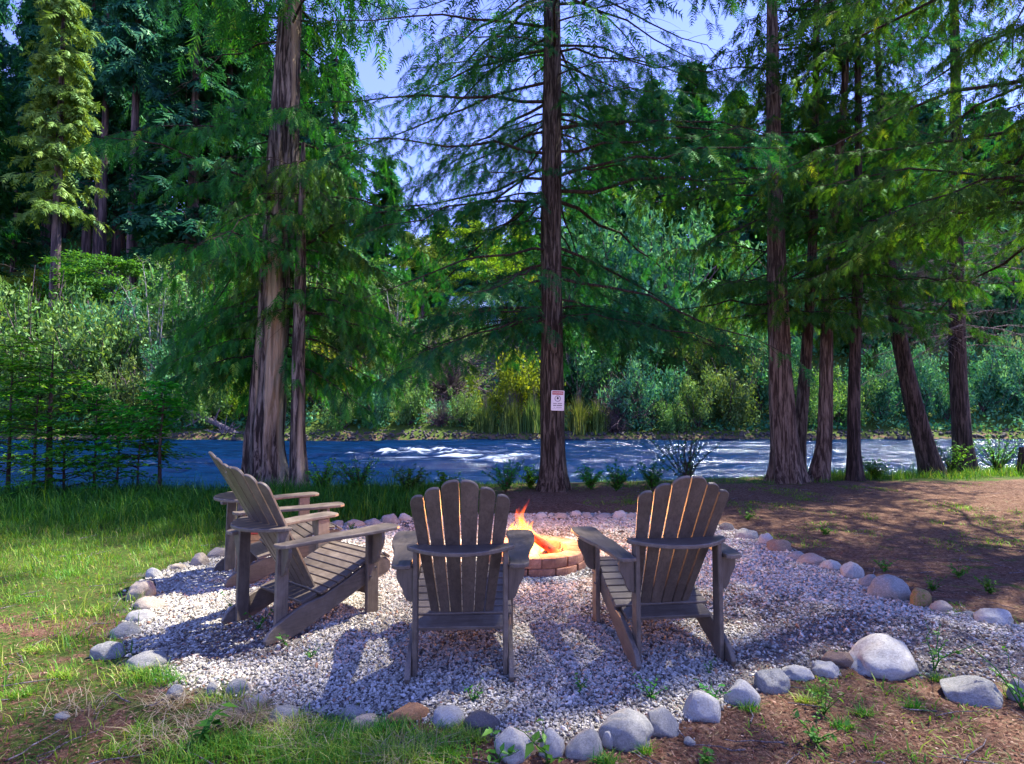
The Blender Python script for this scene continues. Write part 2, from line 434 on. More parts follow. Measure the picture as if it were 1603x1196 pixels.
GRAVEL_PX = [(519, 823), (555, 821), (583, 818), (610, 813), (632, 811), (700, 808), (800, 806), (850, 806), (905, 804), (950, 806), (990, 805),
             (1060, 812), (1141, 828), (1173, 838), (1202, 848), (1226, 858), (1252, 873), (1278, 882), (1307, 892), (1340, 900), (1368, 915), (1406, 935),
             (1448, 948), (1480, 957), (1523, 966), (1571, 976), (1640, 988), (1760, 1010), (1760, 1110), (1603, 1080), (1544, 1064), (1470, 1058), (1410, 1055), (1350, 1042),
             (1301, 1050), (1256, 1056), (1216, 1068), (1171, 1090), (1107, 1115), (1040, 1135), (985, 1150), (918, 1166), (864, 1164), (804, 1170), (752, 1135),
             (703, 1130), (636, 1126), (548, 1124), (447, 1118), (400, 1096), (367, 1080), (329, 1080), (271, 1066), (214, 1030), (188, 990), (209, 970), (223, 950),
             (215, 930), (235, 902), (273, 888), (308, 880), (337, 868), (380, 850), (430, 838), (480, 830)]
GPOLY = np.array([gp(u, v) for u, v in GRAVEL_PX])
def inside(x, y, P=GPOLY):
    x = np.asarray(x); y = np.asarray(y); c = np.zeros(x.shape, bool); j = len(P) - 1
    for i in range(len(P)):
        xi, yi = P[i]; xj, yj = P[j]
        if yi != yj:
            c ^= ((yi > y) != (yj > y)) & (x < (xj - xi) * (y - yi) / (yj - yi) + xi)
        j = i
    return c
def green_amt(x, y):
    """how grassy the yard is at a place"""
    x = np.asarray(x, float); y = np.asarray(y, float)
    g = sst((-x - 1.6) / 1.4) * sst((y - 3.0) / 1.2)                      # lawn west of the gravel
    g = np.maximum(g, .6 * sst((y - edge_near(x) + 1.6) / 1.2))            # along the bank
    g = np.maximum(g, sst((x - 5.2) / 2) * sst((y - edge_near(x) + 1.8) / 1.2))
    g = np.maximum(g, .30 * sst((2.2 - np.abs(x + .9)) / 1.2) * sst((2.75 - y) / .5))
    g = np.maximum(g, .75 * sst((y - 6.2) / .8) * sst((-x + .4) / .9))
    g = np.maximum(g, .30 * sst((x - 2.6) / 1) * sst((2.4 - np.abs(y - 4.6)) / 1.5))
    g = np.maximum(g, (.62 - .25 * sst((x + 1.2) / .8)) * sst((-x + .2) / .8) * (y < 3.4))
    g = np.where(y > 30, np.where(y < edge_far(x) + .4, .5, .95), g)
    return g

def axis(lo, hi, n, c, k):
    a = np.linspace(math.asinh((lo - c) * k), math.asinh((hi - c) * k), n)
    return np.sinh(a) / k + c
gx = axis(-190, 190, 250, 0, .22)
gy = np.concatenate([np.linspace(-30, -1, 8), np.arange(0, 14, .13), np.arange(14, 33, 1.0), np.arange(33, 60, .6), np.arange(60, 300, 6)])
GX, GY = np.meshgrid(gx, gy)
GZ = terrain(GX, GY)
nxx, nyy = len(gx), len(gy)
idx = np.arange(nxx * nyy).reshape(nyy, nxx)
Q = np.stack([idx[:-1, :-1], idx[:-1, 1:], idx[1:, 1:], idx[1:, :-1]], -1).reshape(-1, 4)
gm = nmesh('ground', np.stack([GX, GY, GZ], -1).reshape(-1, 3), Q, M['ground'], True,
           vattr={'green': green_amt(GX, GY).ravel(), 'gravel': (inside(GX, GY)).astype(float).ravel()})
tag(link('ground', gm), kind='structure')

# river surface
wx = np.concatenate([np.arange(-150, -36, 2.5), np.arange(-32, 36, .30), np.arange(44, 151, 2.5)])
wy = np.concatenate([np.arange(8.0, 20, .085), np.arange(20, 37.4, .13)])
WX, WY = np.meshgrid(wx, wy)
a1 = fbm(WX * .30 + 3 * fbm(WX * .12, WY * .2, 30, 2), WY * .95, 31, 4)
ridge = 1 - np.abs(2 * a1 - 1)
a2 = fbm(WX * .55, WY * 2.1, 35, 4)
# rapids: a standing-wave train in mid river and rougher water downstream
def spot(x0, y0, sx, sy): return np.exp(-((WX - x0) / sx) ** 2 - ((WY - y0) / sy) ** 2)
rp = 1.15 * spot(-3.2, 24, 3.6, 3.4) + .75 * spot(-.5, 21, 3.0, 1.6) + .6 * spot(3, 30, 6, 2.2) + .10 * spot(9, 20, 6.5, 6) + .5 * spot(-13, 21, 6, 4) + .10 * spot(17, 28, 9, 5)
WZ = WATER_Z + .20 * (ridge - .7) + .12 * (a2 - .5) + .42 * rp * (ridge ** 3 - .42)
foam = sst((ridge - .885) / .115) * (.24 + .66 * np.clip(rp, 0, 1.2)) + .40 * sst((a2 - .54) / .2) * np.clip(rp, .10, 1)
nwx, nwy = len(wx), len(wy)
idx = np.arange(nwx * nwy).reshape(nwy, nwx)
Q = np.stack([idx[:-1, :-1], idx[:-1, 1:], idx[1:, 1:], idx[1:, :-1]], -1).reshape(-1, 4)
wm = nmesh('river', np.stack([WX, WY, WZ], -1).reshape(-1, 3), Q, M['water'], True, vattr={'foam': foam.ravel()})
tag(link('river', wm), kind='structure')

# ------------------------------------------------------------------ gravel (crushed stone, nobody could count it)
def scatter_gravel():
    n = 340000
    # denser close to the camera
    xs = rng.uniform(GPOLY[:, 0].min(), GPOLY[:, 0].max(), n); ys = rng.uniform(GPOLY[:, 1].min(), GPOLY[:, 1].max(), n)
    k = inside(xs + rng.normal(0, .03, n), ys + rng.normal(0, .03, n)) & (xs < 5.0)
    k &= rng.random(n) < np.clip(1.25 - .14 * (ys - 2.4), .42, 1)
    k &= np.hypot(xs - .2, ys - 4.95) > .40
    bare = fbm(xs * 1.5, ys * 1.5, 50, 4)
    k &= ~((bare > .66) & (rng.random(n) < .7))
    xs, ys = xs[k], ys[k]; n = len(xs)
    zs = rng.uniform(.0, .012, n)
    me = bpy.data.meshes.new('gravel'); me.vertices.add(n)
    me.vertices.foreach_set('co', np.stack([xs, ys, zs], -1).astype(np.float32).ravel())
    s = np.clip(rng.lognormal(-.05, .33, n), .4, 2.2) * (.0046 + .0009 * np.clip(ys - 2.4, 0, 5))
    sc = np.stack([s * rng.uniform(1.1, 1.9, n), s * rng.uniform(.8, 1.1, n), s * rng.uniform(.55, .9, n)], -1)
    rot = np.stack([rng.normal(0, .45, n), rng.normal(0, .45, n), rng.uniform(0, 6.28, n)], -1)
    for nm, a, t in (('sc', sc, 'FLOAT_VECTOR'), ('rot', rot, 'FLOAT_VECTOR')):
        at = me.attributes.new(nm, t, 'POINT'); at.data.foreach_set('vector', a.astype(np.float32).ravel())
    sh = rng.random(n) * .97; sh[rng.random(n) < .025] = 1.0; sh[(bare[k] > .6) & (rng.random(n) < .35)] *= .12
    at = me.attributes.new('shade', 'FLOAT', 'POINT'); at.data.foreach_set('value', sh.astype(np.float32))
    me.materials.append(M['gravel'])
    o = tag(link('gravel', me), 'pale grey crushed gravel bed inside the ring of river stones', 'gravel', kind='stuff')
    ng = bpy.data.node_groups.new('gravel_scatter', 'GeometryNodeTree')
    ng.interface.new_socket('Geometry', in_out='INPUT', socket_type='NodeSocketGeometry')
    ng.interface.new_socket('Geometry', in_out='OUTPUT', socket_type='NodeSocketGeometry')
    gi = ng.nodes.new('NodeGroupInput'); go = ng.nodes.new('NodeGroupOutput')
    geos = ng.nodes.new('GeometryNodeGeometryToInstance')
    for i in range(4):
        ic = ng.nodes.new('GeometryNodeMeshIcoSphere'); ic.inputs['Radius'].default_value = 1.0; ic.inputs['Subdivisions'].default_value = 2
        sp = ng.nodes.new('GeometryNodeSetPosition'); nz = ng.nodes.new('ShaderNodeTexNoise'); nz.noise_dimensions = '4D'
        nz.inputs['W'].default_value = i * 3.7; nz.inputs['Scale'].default_value = .75; nz.inputs['Detail'].default_value = 1
        sub = ng.nodes.new('ShaderNodeVectorMath'); sub.operation = 'SUBTRACT'; sub.inputs[1].default_value = (.5, .5, .5)
        scn = ng.nodes.new('ShaderNodeVectorMath'); scn.operation = 'SCALE'; scn.inputs['Scale'].default_value = 2.0
        ng.links.new(nz.outputs['Color'], sub.inputs[0]); ng.links.new(sub.outputs[0], scn.inputs[0])
        ng.links.new(ic.outputs[0], sp.inputs['Geometry']); ng.links.new(scn.outputs[0], sp.inputs['Offset'])
        sm = ng.nodes.new('GeometryNodeSetMaterial'); sm.inputs['Material'].default_value = M['gravel']
        ng.links.new(sp.outputs[0], sm.inputs[0]); ng.links.new(sm.outputs[0], geos.inputs[0])
    iop = ng.nodes.new('GeometryNodeInstanceOnPoints'); iop.inputs['Pick Instance'].default_value = True
    ng.links.new(gi.outputs[0], iop.inputs['Points']); ng.links.new(geos.outputs[0], iop.inputs['Instance'])
    for nm, sk in (('sc', 'Scale'), ('rot', 'Rotation')):
        na = ng.nodes.new('GeometryNodeInputNamedAttribute'); na.data_type = 'FLOAT_VECTOR'; na.inputs['Name'].default_value = nm
        ng.links.new(na.outputs['Attribute'], iop.inputs[sk])
    ng.links.new(iop.outputs[0], go.inputs[0])
    md = o.modifiers.new('scatter', 'NODES'); md.node_group = ng
    return o
scatter_gravel()

# ------------------------------------------------------------------ generic vegetation geometry
def norm(v): return v / np.maximum(np.linalg.norm(v, axis=-1, keepdims=True), 1e-9)
def tubes(P, Rr, sides=4):
    """P (B,n,3), Rr (B,n) -> V,F quads"""
    B, n, _ = P.shape
    T = norm(np.gradient(P, axis=1)); ref = np.array([.13, .31, .94]); ref = np.where(np.abs((T * ref).sum(-1, keepdims=True)) > .95, np.array([1., 0, 0]), ref)
    A = norm(np.cross(T, ref)); Bn = np.cross(T, A)
    th = np.arange(sides) / sides * 2 * np.pi
    ring = P[:, :, None] + Rr[:, :, None, None] * (np.cos(th)[:, None] * A[:, :, None] + np.sin(th)[:, None] * Bn[:, :, None])
    V = ring.reshape(-1, 3); idx = np.arange(B * n * sides).reshape(B, n, sides)
    i2 = np.roll(idx, -1, 2)
    Fq = np.stack([idx[:, :-1], i2[:, :-1], i2[:, 1:], idx[:, 1:]], -1).reshape(-1, 4)
    return V, Fq
def merge(parts):
    V = []; Fq = []; o = 0
    for v, f in parts:
        V.append(v); Fq.append(f + o); o += len(v)
    return np.concatenate(V), np.concatenate(Fq)
def stampq(T_v, T_f, pos, X, Z, sc, bend=None):
    """stamp a small template at many places. X = long axis dir, Z = up normal"""
    X = norm(X); Y = norm(np.cross(Z, X)); Zn = np.cross(X, Y)
    sc = np.asarray(sc)
    if sc.ndim == 1: sc = np.stack([sc, sc, sc], -1)
    tv = T_v[None] * sc[:, None]
    V = pos[:, None] + tv[..., 0:1] * X[:, None] + tv[..., 1:2] * Y[:, None] + tv[..., 2:3] * Zn[:, None]
    n = len(pos); k = len(T_v)
    Fq = (T_f[None] + (np.arange(n) * k)[:, None, None]).reshape(-1, T_f.shape[1])
    return V.reshape(-1, 3), Fq
def frond(pairs=5, w=.085, l=.42, ang=38, droop=.25, seed=0):
    r = np.random.default_rng(seed); V = []; Fq = []
    def leaf(b, d, L, ww):
        d = d / np.linalg.norm(d); s = np.array([-d[1], d[0], 0]); o = len(V)
        mid = b + d * L * .45; tip = b + d * L + np.array([0, 0, -droop * L * .5])
        V.extend([b, mid + s * ww + np.array([0, 0, -.02]), tip, mid - s * ww + np.array([0, 0, -.02])]); Fq.append([o, o + 1, o + 2, o + 3])
    for i in range(pairs):
        t = (i + .3) / pairs
        for sg in (-1, 1):
            a = R(ang + r.uniform(-10, 10)); b = np.array([t, 0, -droop * t * t])
            leaf(b, np.array([math.cos(a), sg * math.sin(a), r.uniform(-.25, .15)]), l * (1.05 - .65 * t) * r.uniform(.8, 1.2), w * r.uniform(.8, 1.2))
    leaf(np.array([.0, 0, 0.]), np.array([1, 0, -droop * .6]), .95, w * .45)
    leaf(np.array([.72, 0, -droop * .5]), np.array([1, 0, -droop]), .36, w)
    return np.array(V), np.array(Fq)
def trifrond(pairs=9, w=.05, l=.42, ang=40, droop=.3, seed=0):
    r = np.random.default_rng(seed); V = []; Fq = []
    def leaf(b, d, L, ww):
        d = d / np.linalg.norm(d); sd = np.array([-d[1], d[0], 0]); o = len(V)
        V.extend([b + sd * ww, b - sd * ww, b + d * L + np.array([0, 0, -droop * L * .6])]); Fq.append([o, o + 1, o + 2])
    for i in range(pairs):
        t = (i + .3) / pairs
        for sg in (-1, 1):
            a = R(ang + r.uniform(-13, 13)); b = np.array([t, 0, -droop * t * t])
            leaf(b, np.array([math.cos(a), sg * math.sin(a), r.uniform(-.35, .12)]), l * (1.05 - .70 * t) * r.uniform(.7, 1.25), w * r.uniform(.7, 1.2))
    leaf(np.array([.0, 0, 0.]), np.array([1, 0, -droop * .6]), .95, w * .4)
    leaf(np.array([.78, 0, -droop * .6]), np.array([1, 0, -droop]), .30, w * .6)
    return np.array(V), np.array(Fq)
FR_CEDAR = [trifrond(7, .040, .50, 40, .30, s_) for s_ in range(5)]
FR_FIR = [trifrond(8, .032, .42, 52, .12, 10 + s_) for s_ in range(5)]
FR_FAR = [trifrond(4, .10, .60, 50, .25, 20 + s_) for s_ in range(3)]

def stamp_multi(temps, pos, X, Z, sc, rr):
    n = len(pos); which = rr.integers(0, len(temps), n); Vs = []; Fs = []; o = 0; A = []
    rnd = np.clip(rr.normal(.45, .22, n), 0, 1)
    for i, (tv, tf) in enumerate(temps):
        k = which == i
        if not k.any(): continue
        v, f = stampq(tv, tf, pos[k], X[k], Z[k], sc[k]); Vs.append(v); Fs.append(f + o); o += len(v)
        A.append(np.clip(np.repeat(rnd[k], len(tf)) + rr.normal(0, .07, k.sum() * len(tf)), 0, 1))
    return np.concatenate(Vs), np.concatenate(Fs), np.concatenate(A)

def conifer_geo(seed, H, z0, n, Lf, rise=.05, droop=.35, tip=.15, nsec=10, sec=.42, nfr=6, fs=.30, hang=.6, temps=None, rbr=.02, lean=None,
                clump=0.0, azf=None, z1=None, secang=58, zpow=1.0, keep=None, dens_top=1.0, bare_p=.05):
    """returns branch tubes and foliage for a conifer about the local origin"""
    rr = np.random.default_rng(seed); z1 = z1 or H * .97
    u = np.sort(rr.random(n)) ** zpow; z = z0 + (z1 - z0) * u
    az = (np.arange(n) * 2.39996 + rr.normal(0, .35, n))
    if azf is not None: az = azf(az, z, rr)
    L = np.array([Lf(zz) for zz in z]) * rr.uniform(.5, 1.18, n)
    if keep is not None:
        k = np.array([keep(zz, aa) > rr.random() for zz, aa in zip(z, az)]); z, az, L = z[k], az[k], L[k]; n = len(z)
    m = 8; t = np.linspace(0, 1, m)
    riz = rise + rr.normal(0, .14, n); dr = droop * rr.uniform(.7, 1.3, n)
    hz = np.stack([np.cos(az), np.sin(az)], -1); sd = np.stack([-np.sin(az), np.cos(az)], -1)
    bendy = rr.normal(0, .10, n)
    P = np.zeros((n, m, 3))
    P[..., :2] = hz[:, None] * (L[:, None] * t)[..., None] + sd[:, None] * (L[:, None] * bendy[:, None] * t ** 2)[..., None]
    P[..., 2] = z[:, None] + L[:, None] * (riz[:, None] * t - dr[:, None] * t ** 2 + tip * t ** 3.5)
    P[:, 1:] += rr.normal(0, .012, (n, m - 1, 3)) * L[:, None, None]
    if lean is not None: P[..., :2] += lean(P[:, :1, 2])[..., :] if callable(lean) else 0
    Rp = (rbr * (L / 2.5))[:, None] * (1 - .85 * t)
    parts = [tubes(P, Rp, 5)]
    # secondaries
    ts = np.linspace(.12, .97, nsec)
    TS = np.clip(ts[None] + rr.normal(0, .02, (n, nsec)), .05, .99)
    i0 = np.clip((TS * (m - 1)).astype(int), 0, m - 2); fr = TS * (m - 1) - i0
    ni = np.arange(n)[:, None]
    base = P[ni, i0] * (1 - fr[..., None]) + P[ni, i0 + 1] * fr[..., None]
    T = norm(P[ni, i0 + 1] - P[ni, i0])
    sg = np.where((np.arange(nsec) % 2) == 0, 1, -1)[None] * np.ones((n, 1))
    side = norm(np.cross(np.array([0, 0, 1.]), T))
    an = np.radians(secang + rr.normal(0, 9, (n, nsec))) * (1 - .45 * TS ** 3)
    D = T * np.cos(an)[..., None] + side * (np.sin(an) * sg)[..., None]
    l2 = L[:, None] * sec * (1.12 - .85 * TS) * rr.uniform(.6, 1.25, (n, nsec)) + .10
    m2 = 5; t2 = np.linspace(0, 1, m2)
    S = base[:, :, None] + D[:, :, None] * (l2[..., None] * t2)[..., None]
    S[..., 2] -= (hang * l2)[..., None] * .45 * t2 ** 2 * rr.uniform(.5, 1.4, (n, nsec, 1))
    S = S.reshape(-1, m2, 3)
    parts.append(tubes(S, np.broadcast_to((.0045 * (1 - .7 * t2))[None], S.shape[:2]) * (rbr / .02), 3))
    # some limbs and twigs are bare
    barep = rr.random(n) < bare_p; baret = rr.random((n, nsec)) < .13
    keepS = ~(barep[:, None] | baret).reshape(-1)
    S = S[keepS]; l2 = l2.reshape(-1)[keepS]
    # foliage along secondaries
    l2f = l2.ravel(); nf = nfr
    q = (np.arange(nf) + .7) / nf
    q = q[None] + rr.normal(0, .05, (len(S), nf)); q = np.clip(q, .08, 1)
    j0 = np.clip((q * (m2 - 1)).astype(int), 0, m2 - 2); f2 = q * (m2 - 1) - j0; si = np.arange(len(S))[:, None]
    fp = S[si, j0] * (1 - f2[..., None]) + S[si, j0 + 1] * f2[..., None]
    ft = norm(S[si, j0 + 1] - S[si, j0])
    sid = norm(np.cross(np.array([0, 0, 1.]), ft)); s2 = np.where(np.arange(nf) % 2 == 0, 1, -1)[None, :, None]
    a2 = np.radians(np.clip(rr.normal(38, 16, q.shape), -5, 80))[..., None]
    fd = ft * np.cos(a2) + sid * s2 * np.sin(a2)
    fd[..., 2] -= hang * rr.uniform(.25, 1.5, q.shape); fd = norm(fd)
    up = np.tile(np.array([0, 0, 1.]), (*q.shape, 1)) + rr.normal(0, .35, (*q.shape, 3)) + .3 * fd
    fsz = fs * rr.uniform(.65, 1.3, q.shape) * (.6 + .4 * np.clip(l2f[:, None] / .5, .3, 1.3))
    fp, fd, up, fsz = fp.reshape(-1, 3), fd.reshape(-1, 3), up.reshape(-1, 3), fsz.ravel()
    if clump > 0:
        c = np.sin(fp[:, 0] * 3.1 + seed) * np.sin(fp[:, 1] * 3.3 + 1) * np.sin(fp[:, 2] * 3.7 + 2)
        k = rr.random(len(fp)) < 1 - clump * (c > .12); fp, fd, up, fsz = fp[k], fd[k], up[k], fsz[k]
    if dens_top < 1:
        k = rr.random(len(fp)) < np.where(fp[:, 2] > 7.5, dens_top, 1); fp, fd, up, fsz = fp[k], fd[k], up[k], fsz[k] * np.where(fp[k][:, 2] > 7.5, 1 / math.sqrt(dens_top), 1)
    V, Fq, A = stamp_multi(temps or FR_CEDAR, fp, fd, up, fsz, rr)
    return merge(parts), (V, Fq, A)

def trunk_geo(pts, rad, sides=36, ridge=.07, flare=.45, lobes=6, seed=0, fl_h=.28, step=.09, top=None):
    """pts: (k,3) path from the ground up; rad: radii at those points"""
    pts = np.array(pts, float); rad = np.array(rad, float)
    d = np.concatenate([[0], np.cumsum(np.linalg.norm(np.diff(pts, axis=0), axis=1))])
    s = np.concatenate([np.arange(0, min(9, d[-1]), step), np.linspace(min(9, d[-1]), d[-1], 12)[1:]]) if d[-1] > 9 else np.arange(0, d[-1] + step, step)
    P = np.stack([np.interp(s, d, pts[:, i]) for i in range(3)], -1); r = np.interp(s, d, rad)
    for _ in range(6):
        P[1:-1] = .25 * P[:-2] + .5 * P[1:-1] + .25 * P[2:]
    r_ = np.random.default_rng(seed); th = np.arange(sides) / sides * 2 * np.pi
    ph = r_.uniform(0, 6, 3)
    Th, S = np.meshgrid(th, s)
    g = fbm(Th / 6.2832 * 16 + .6 * np.sin(S * .9 + ph[0]), S * .55, 40 + seed % 10, 4)
    wrap = fbm((Th - 6.2832) / 6.2832 * 16 + .6 * np.sin(S * .9 + ph[0]), S * .55, 40 + seed % 10, 4)
    wgt = sst((Th - 5.2) / 1.08); g = g * (1 - wgt) + wrap * wgt
    ex = np.exp(-S / fl_h); lob = .5 + .5 * np.cos(Th * lobes + ph[1] + .5 * np.sin(Th + ph[2]))
    rr = r[:, None] * (1 + ridge * 3.2 * (g - .5) + flare * ex * (.35 + lob))
    V = P[:, None] + np.stack([np.cos(Th) * rr, np.sin(Th) * rr, 0 * Th], -1)
    idx = np.arange(len(s) * sides).reshape(len(s), sides); i2 = np.roll(idx, -1, 1)
    return V.reshape(-1, 3), np.stack([idx[:-1], i2[:-1], i2[1:], idx[1:]], -1).reshape(-1, 4)

def build_tree(name, label, cat, base, tpts, trad, geo, barkm, folm, group=None, tkw={}, dead=None):
    o = empty(name, base); tag(o, label, cat, group)
    V, Fq = trunk_geo(tpts, trad, **tkw)
    part('trunk', nmesh('trunk', V, Fq, barkm, True), o)
    (bv, bf), (fv, ff, fa) = geo
    part('branches', nmesh('branches', bv, bf, M['twig'], True), o)
    if len(ff): part('crown', nmesh('crown', fv, ff, folm, False, attr={'rnd': fa}), o)
    return o
def follow(tpts):
    T = np.array(tpts, float)
    def f(z):  # z (n,1) -> (n,1,2)
        return np.stack([np.interp(z, T[:, 2], T[:, 0]), np.interp(z, T[:, 2], T[:, 1])], -1)
    return f

def px_trunk(path, wpx, top, Y=None):
    """path: list of (u,v) from the base up, widths in px; returns base location and local path + radii"""
    x0, y0 = gp(*path[0]); Yd = Y or y0
    w = [pl(u, v, Yd) for u, v in path]
    P = [(a - w[0][0], 0, max(0, c)) for a, b, c in w]; P[0] = (0, 0, -.12)
    rd = [wp / F_PX * Yd / 2 for wp in wpx]
    dx = (P[-1][0] - P[-2][0]) / max(.1, P[-1][2] - P[-2][2])
    P.append((P[-1][0] + dx * .5 * (top - P[-1][2]), 0, top)); rd.append(.03)
    return (w[0][0], Yd, 0), P, rd

# ---- the ten trunks on the near bank
b, P, rd = px_trunk([(421, 762), (415, 700), (425, 560), (436, 350), (447, 180), (455, 10)], [62, 54, 50, 47, 42, 33], 19)
def azl(az, z, rr): return az
g = conifer_geo(11, 19, 2.0, 195, lambda z: 2.75 - .10 * max(0, z - 3) if z > 2.6 else 1.9, rise=.18, droop=.50, tip=.10, nsec=15, sec=.36, nfr=13, fs=.20, hang=1.15, lean=follow(P), clump=.5, zpow=1.35, rbr=.024, dens_top=.3,
                keep=lambda z, a: (0 if z < 3.3 else .30 if 5.0 < z < 7.5 else .50) if math.sin(a) < -.45 and z < 9 else 1)
T_LEFT = build_tree('cedar_tree', 'tall twin-fused cedar with pale stripe down peeling trunk and heavy hanging sprays', 'tree', b, P, rd, g, M['cedarbark'], M['cedar'], tkw=dict(sides=80, ridge=.20, flare=.42, lobes=5, seed=3, fl_h=.35))
b, P, rd = px_trunk([(470, 768), (466, 690), (466, 620), (467, 540), (470, 440)], [27, 23, 20, 19, 17], 5.6)
g = conifer_geo(12, 5.6, 2.3, 40, lambda z: 1.9 - .12 * z, rise=.05, droop=.5, nsec=10, nfr=9, fs=.22, hang=1.3, lean=follow(P), clump=.6, keep=lambda z, a: (0 if z < 3.6 else 1) if math.sin(a) < -.3 else .7)
build_tree('cedar_tree', 'slender cedar trunk standing close beside the big peeling cedar', 'tree', b, P, rd, g, M['cedarbark'], M['cedar'], tkw=dict(sides=36, ridge=.12, flare=.35, seed=5))

b, P, rd = px_trunk([(866, 767), (865, 700), (864, 560), (863, 400), (864, 200), (864, 5)], [42, 36, 34, 33, 30, 27], 19)
BT = b
g = conifer_geo(21, 19, 2.7, 250, lambda z: 3.1 if z < 4.6 else 3.7 - .16 * (z - 5), rise=-.10, droop=.20, tip=.05, nsec=16, sec=.32, nfr=12, fs=.195, hang=.75, temps=FR_FIR, lean=follow(P), clump=.30,
                zpow=1.2, rbr=.020, keep=lambda z, a: (1 if z < 8.5 else .4) * (.25 if math.sin(a) < -.75 else 1), dens_top=.3, bare_p=.10)
build_tree('hemlock_tree', 'straight tall conifer with a warning sign fixed to its trunk', 'tree', b, P, rd, g, M['firbark'], M['fir'], tkw=dict(sides=64, ridge=.10, flare=.6, lobes=5, seed=7))

b, P, rd = px_trunk([(1234, 753), (1229, 700), (1223, 600), (1217, 450), (1212, 250), (1208, 0)], [46, 39, 33, 27, 22, 16], 17)
g = conifer_geo(31, 17, 2.9, 120, lambda z: 2.7 - .11 * (z - 2.7), rise=.04, droop=.34, tip=.08, nsec=15, sec=.38, nfr=12, fs=.18, hang=.65, lean=follow(P), clump=.6, zpow=1.15, dens_top=.3, keep=lambda z, a: .3 if math.sin(a) < -.75 else 1)
g31 = g
build_tree('cedar_tree', 'thickest cedar of the bank clump, trunk furrowed and flared at the root', 'tree', b, P, rd, g, M['redbark'], M['cedar'], tkw=dict(sides=64, ridge=.14, flare=.55, lobes=6, seed=9))
b, P, rd = px_trunk([(1250, 746), (1252, 690), (1262, 560), (1269, 450), (1275, 300), (1278, 60)], [22, 18, 16, 14, 12, 9], 13, 10.9)
g = conifer_geo(41, 13, 3.3, 46, lambda z: 2.0 - .10 * (z - 3), droop=.36, nsec=12, nfr=11, fs=.175, hang=.6, lean=follow(P), clump=.5)
build_tree('cedar_tree', 'thin cedar leaning outward directly behind the thickest bank cedar', 'tree', b, P, rd, g, M['redbark'], M['cedar'], tkw=dict(sides=28, ridge=.09, flare=.3, seed=10))
b, P, rd = px_trunk([(1278, 752), (1286, 725), (1291, 690), (1293, 600), (1296, 450), (1301, 380), (1322, 150)], [30, 26, 21, 19, 17, 15, 10], 14)
g = conifer_geo(42, 14, 3.2, 55, lambda z: 2.2 - .10 * (z - 3), droop=.36, nsec=12, nfr=11, fs=.175, hang=.6, lean=follow(P), clump=.5)
build_tree('cedar_tree', 'reddish cedar trunk curving out at its foot beside the thickest bank cedar', 'tree', b, P, rd, g, M['redbark'], M['cedar'], tkw=dict(sides=32, ridge=.09, flare=.55, seed=12, fl_h=.2))
b, P, rd = px_trunk([(1339, 753), (1336, 700), (1337, 600), (1342, 450), (1344, 250)], [24, 19, 17, 15, 11], 12)
g = conifer_geo(43, 12, 2.9, 45, lambda z: 2.0 - .11 * (z - 3), droop=.3, nsec=12, nfr=11, fs=.17, hang=.5, lean=follow(P), clump=.5, temps=FR_FIR)
build_tree('fir_tree', 'dark slim straight trunk between the curved red cedar and the leaning trunk', 'tree', b, P, rd, g, M['darkbark'], M['fir'], tkw=dict(sides=28, ridge=.08, flare=.35, seed=13))
b, P, rd = px_trunk([(1464, 743), (1448, 700), (1425, 610), (1408, 530), (1395, 440), (1385, 300)], [34, 29, 25, 22, 18, 12], 11)
g = conifer_geo(44, 11, 3.0, 50, lambda z: 2.2 - .12 * (z - 3), droop=.30, nsec=12, nfr=11, fs=.17, hang=.6, lean=follow(P), clump=.4)
tr = build_tree('cedar_tree', 'grey trunk leaning strongly over the green bank grass', 'tree', b, P, rd, g, M['darkbark'], M['cedar'], tkw=dict(sides=36, ridge=.12, flare=.35, seed=14))
(dv, df), _ = conifer_geo(47, 11, 2.7, 34, lambda z: 1.7, rise=.10, droop=.34, nsec=24, sec=.30, nfr=1, fs=.01, hang=.9, lean=follow(P), z1=4.6, rbr=.014)
part('dead_limbs', nmesh('dead_limbs', dv, df, M['greytwig'], True), tr)
b, P, rd = px_trunk([(1512, 737), (1506, 690), (1500, 600), (1497, 450), (1496, 300), (1496, 150)], [30, 26, 23, 21, 18, 14], 14)
g = conifer_geo(45, 14, 6.0, 40, lambda z: 2.3 - .12 * (z - 5), droop=.3, nsec=10, nfr=6, fs=.28, hang=.6, lean=follow(P), clump=.4)
tr = build_tree('fir_tree', 'dark upright conifer with bare grey dead twigs on its lower limbs', 'tree', b, P, rd, g, M['darkbark'], M['fir'], tkw=dict(sides=32, ridge=.08, flare=.3, seed=15))
(dv, df), _ = conifer_geo(46, 14, 2.6, 60, lambda z: 2.0, rise=.12, droop=.30, nsec=26, sec=.30, nfr=1, fs=.01, hang=.8, lean=follow(P), z1=6.0, rbr=.017)
part('dead_limbs', nmesh('dead_limbs', dv, df, M['greytwig'], True), tr)
b, P, rd = px_trunk([(1606, 742), (1606, 705)], [18, 16], .55, 11.5)
o = empty('tree_stump', b); tag(o, 'dark broken stump at the water edge in the bank grass', 'stump')
P = [(0, 0, -.1), (0, 0, .25), (.02, 0, .52)]; V, Fq = trunk_geo(P, [.13, .11, .10], sides=24, ridge=.12, flare=.3, seed=19)
part('trunk', nmesh('trunk', V, Fq, M['darkbark'], True), o)
V, Fq = trunk_geo([(.02, 0, .48), (.02, 0, .54)], [.10, .02], sides=16, ridge=.2, flare=0, seed=20, step=.03); part('broken_top', nmesh('broken_top', V, Fq, M['log']), o)

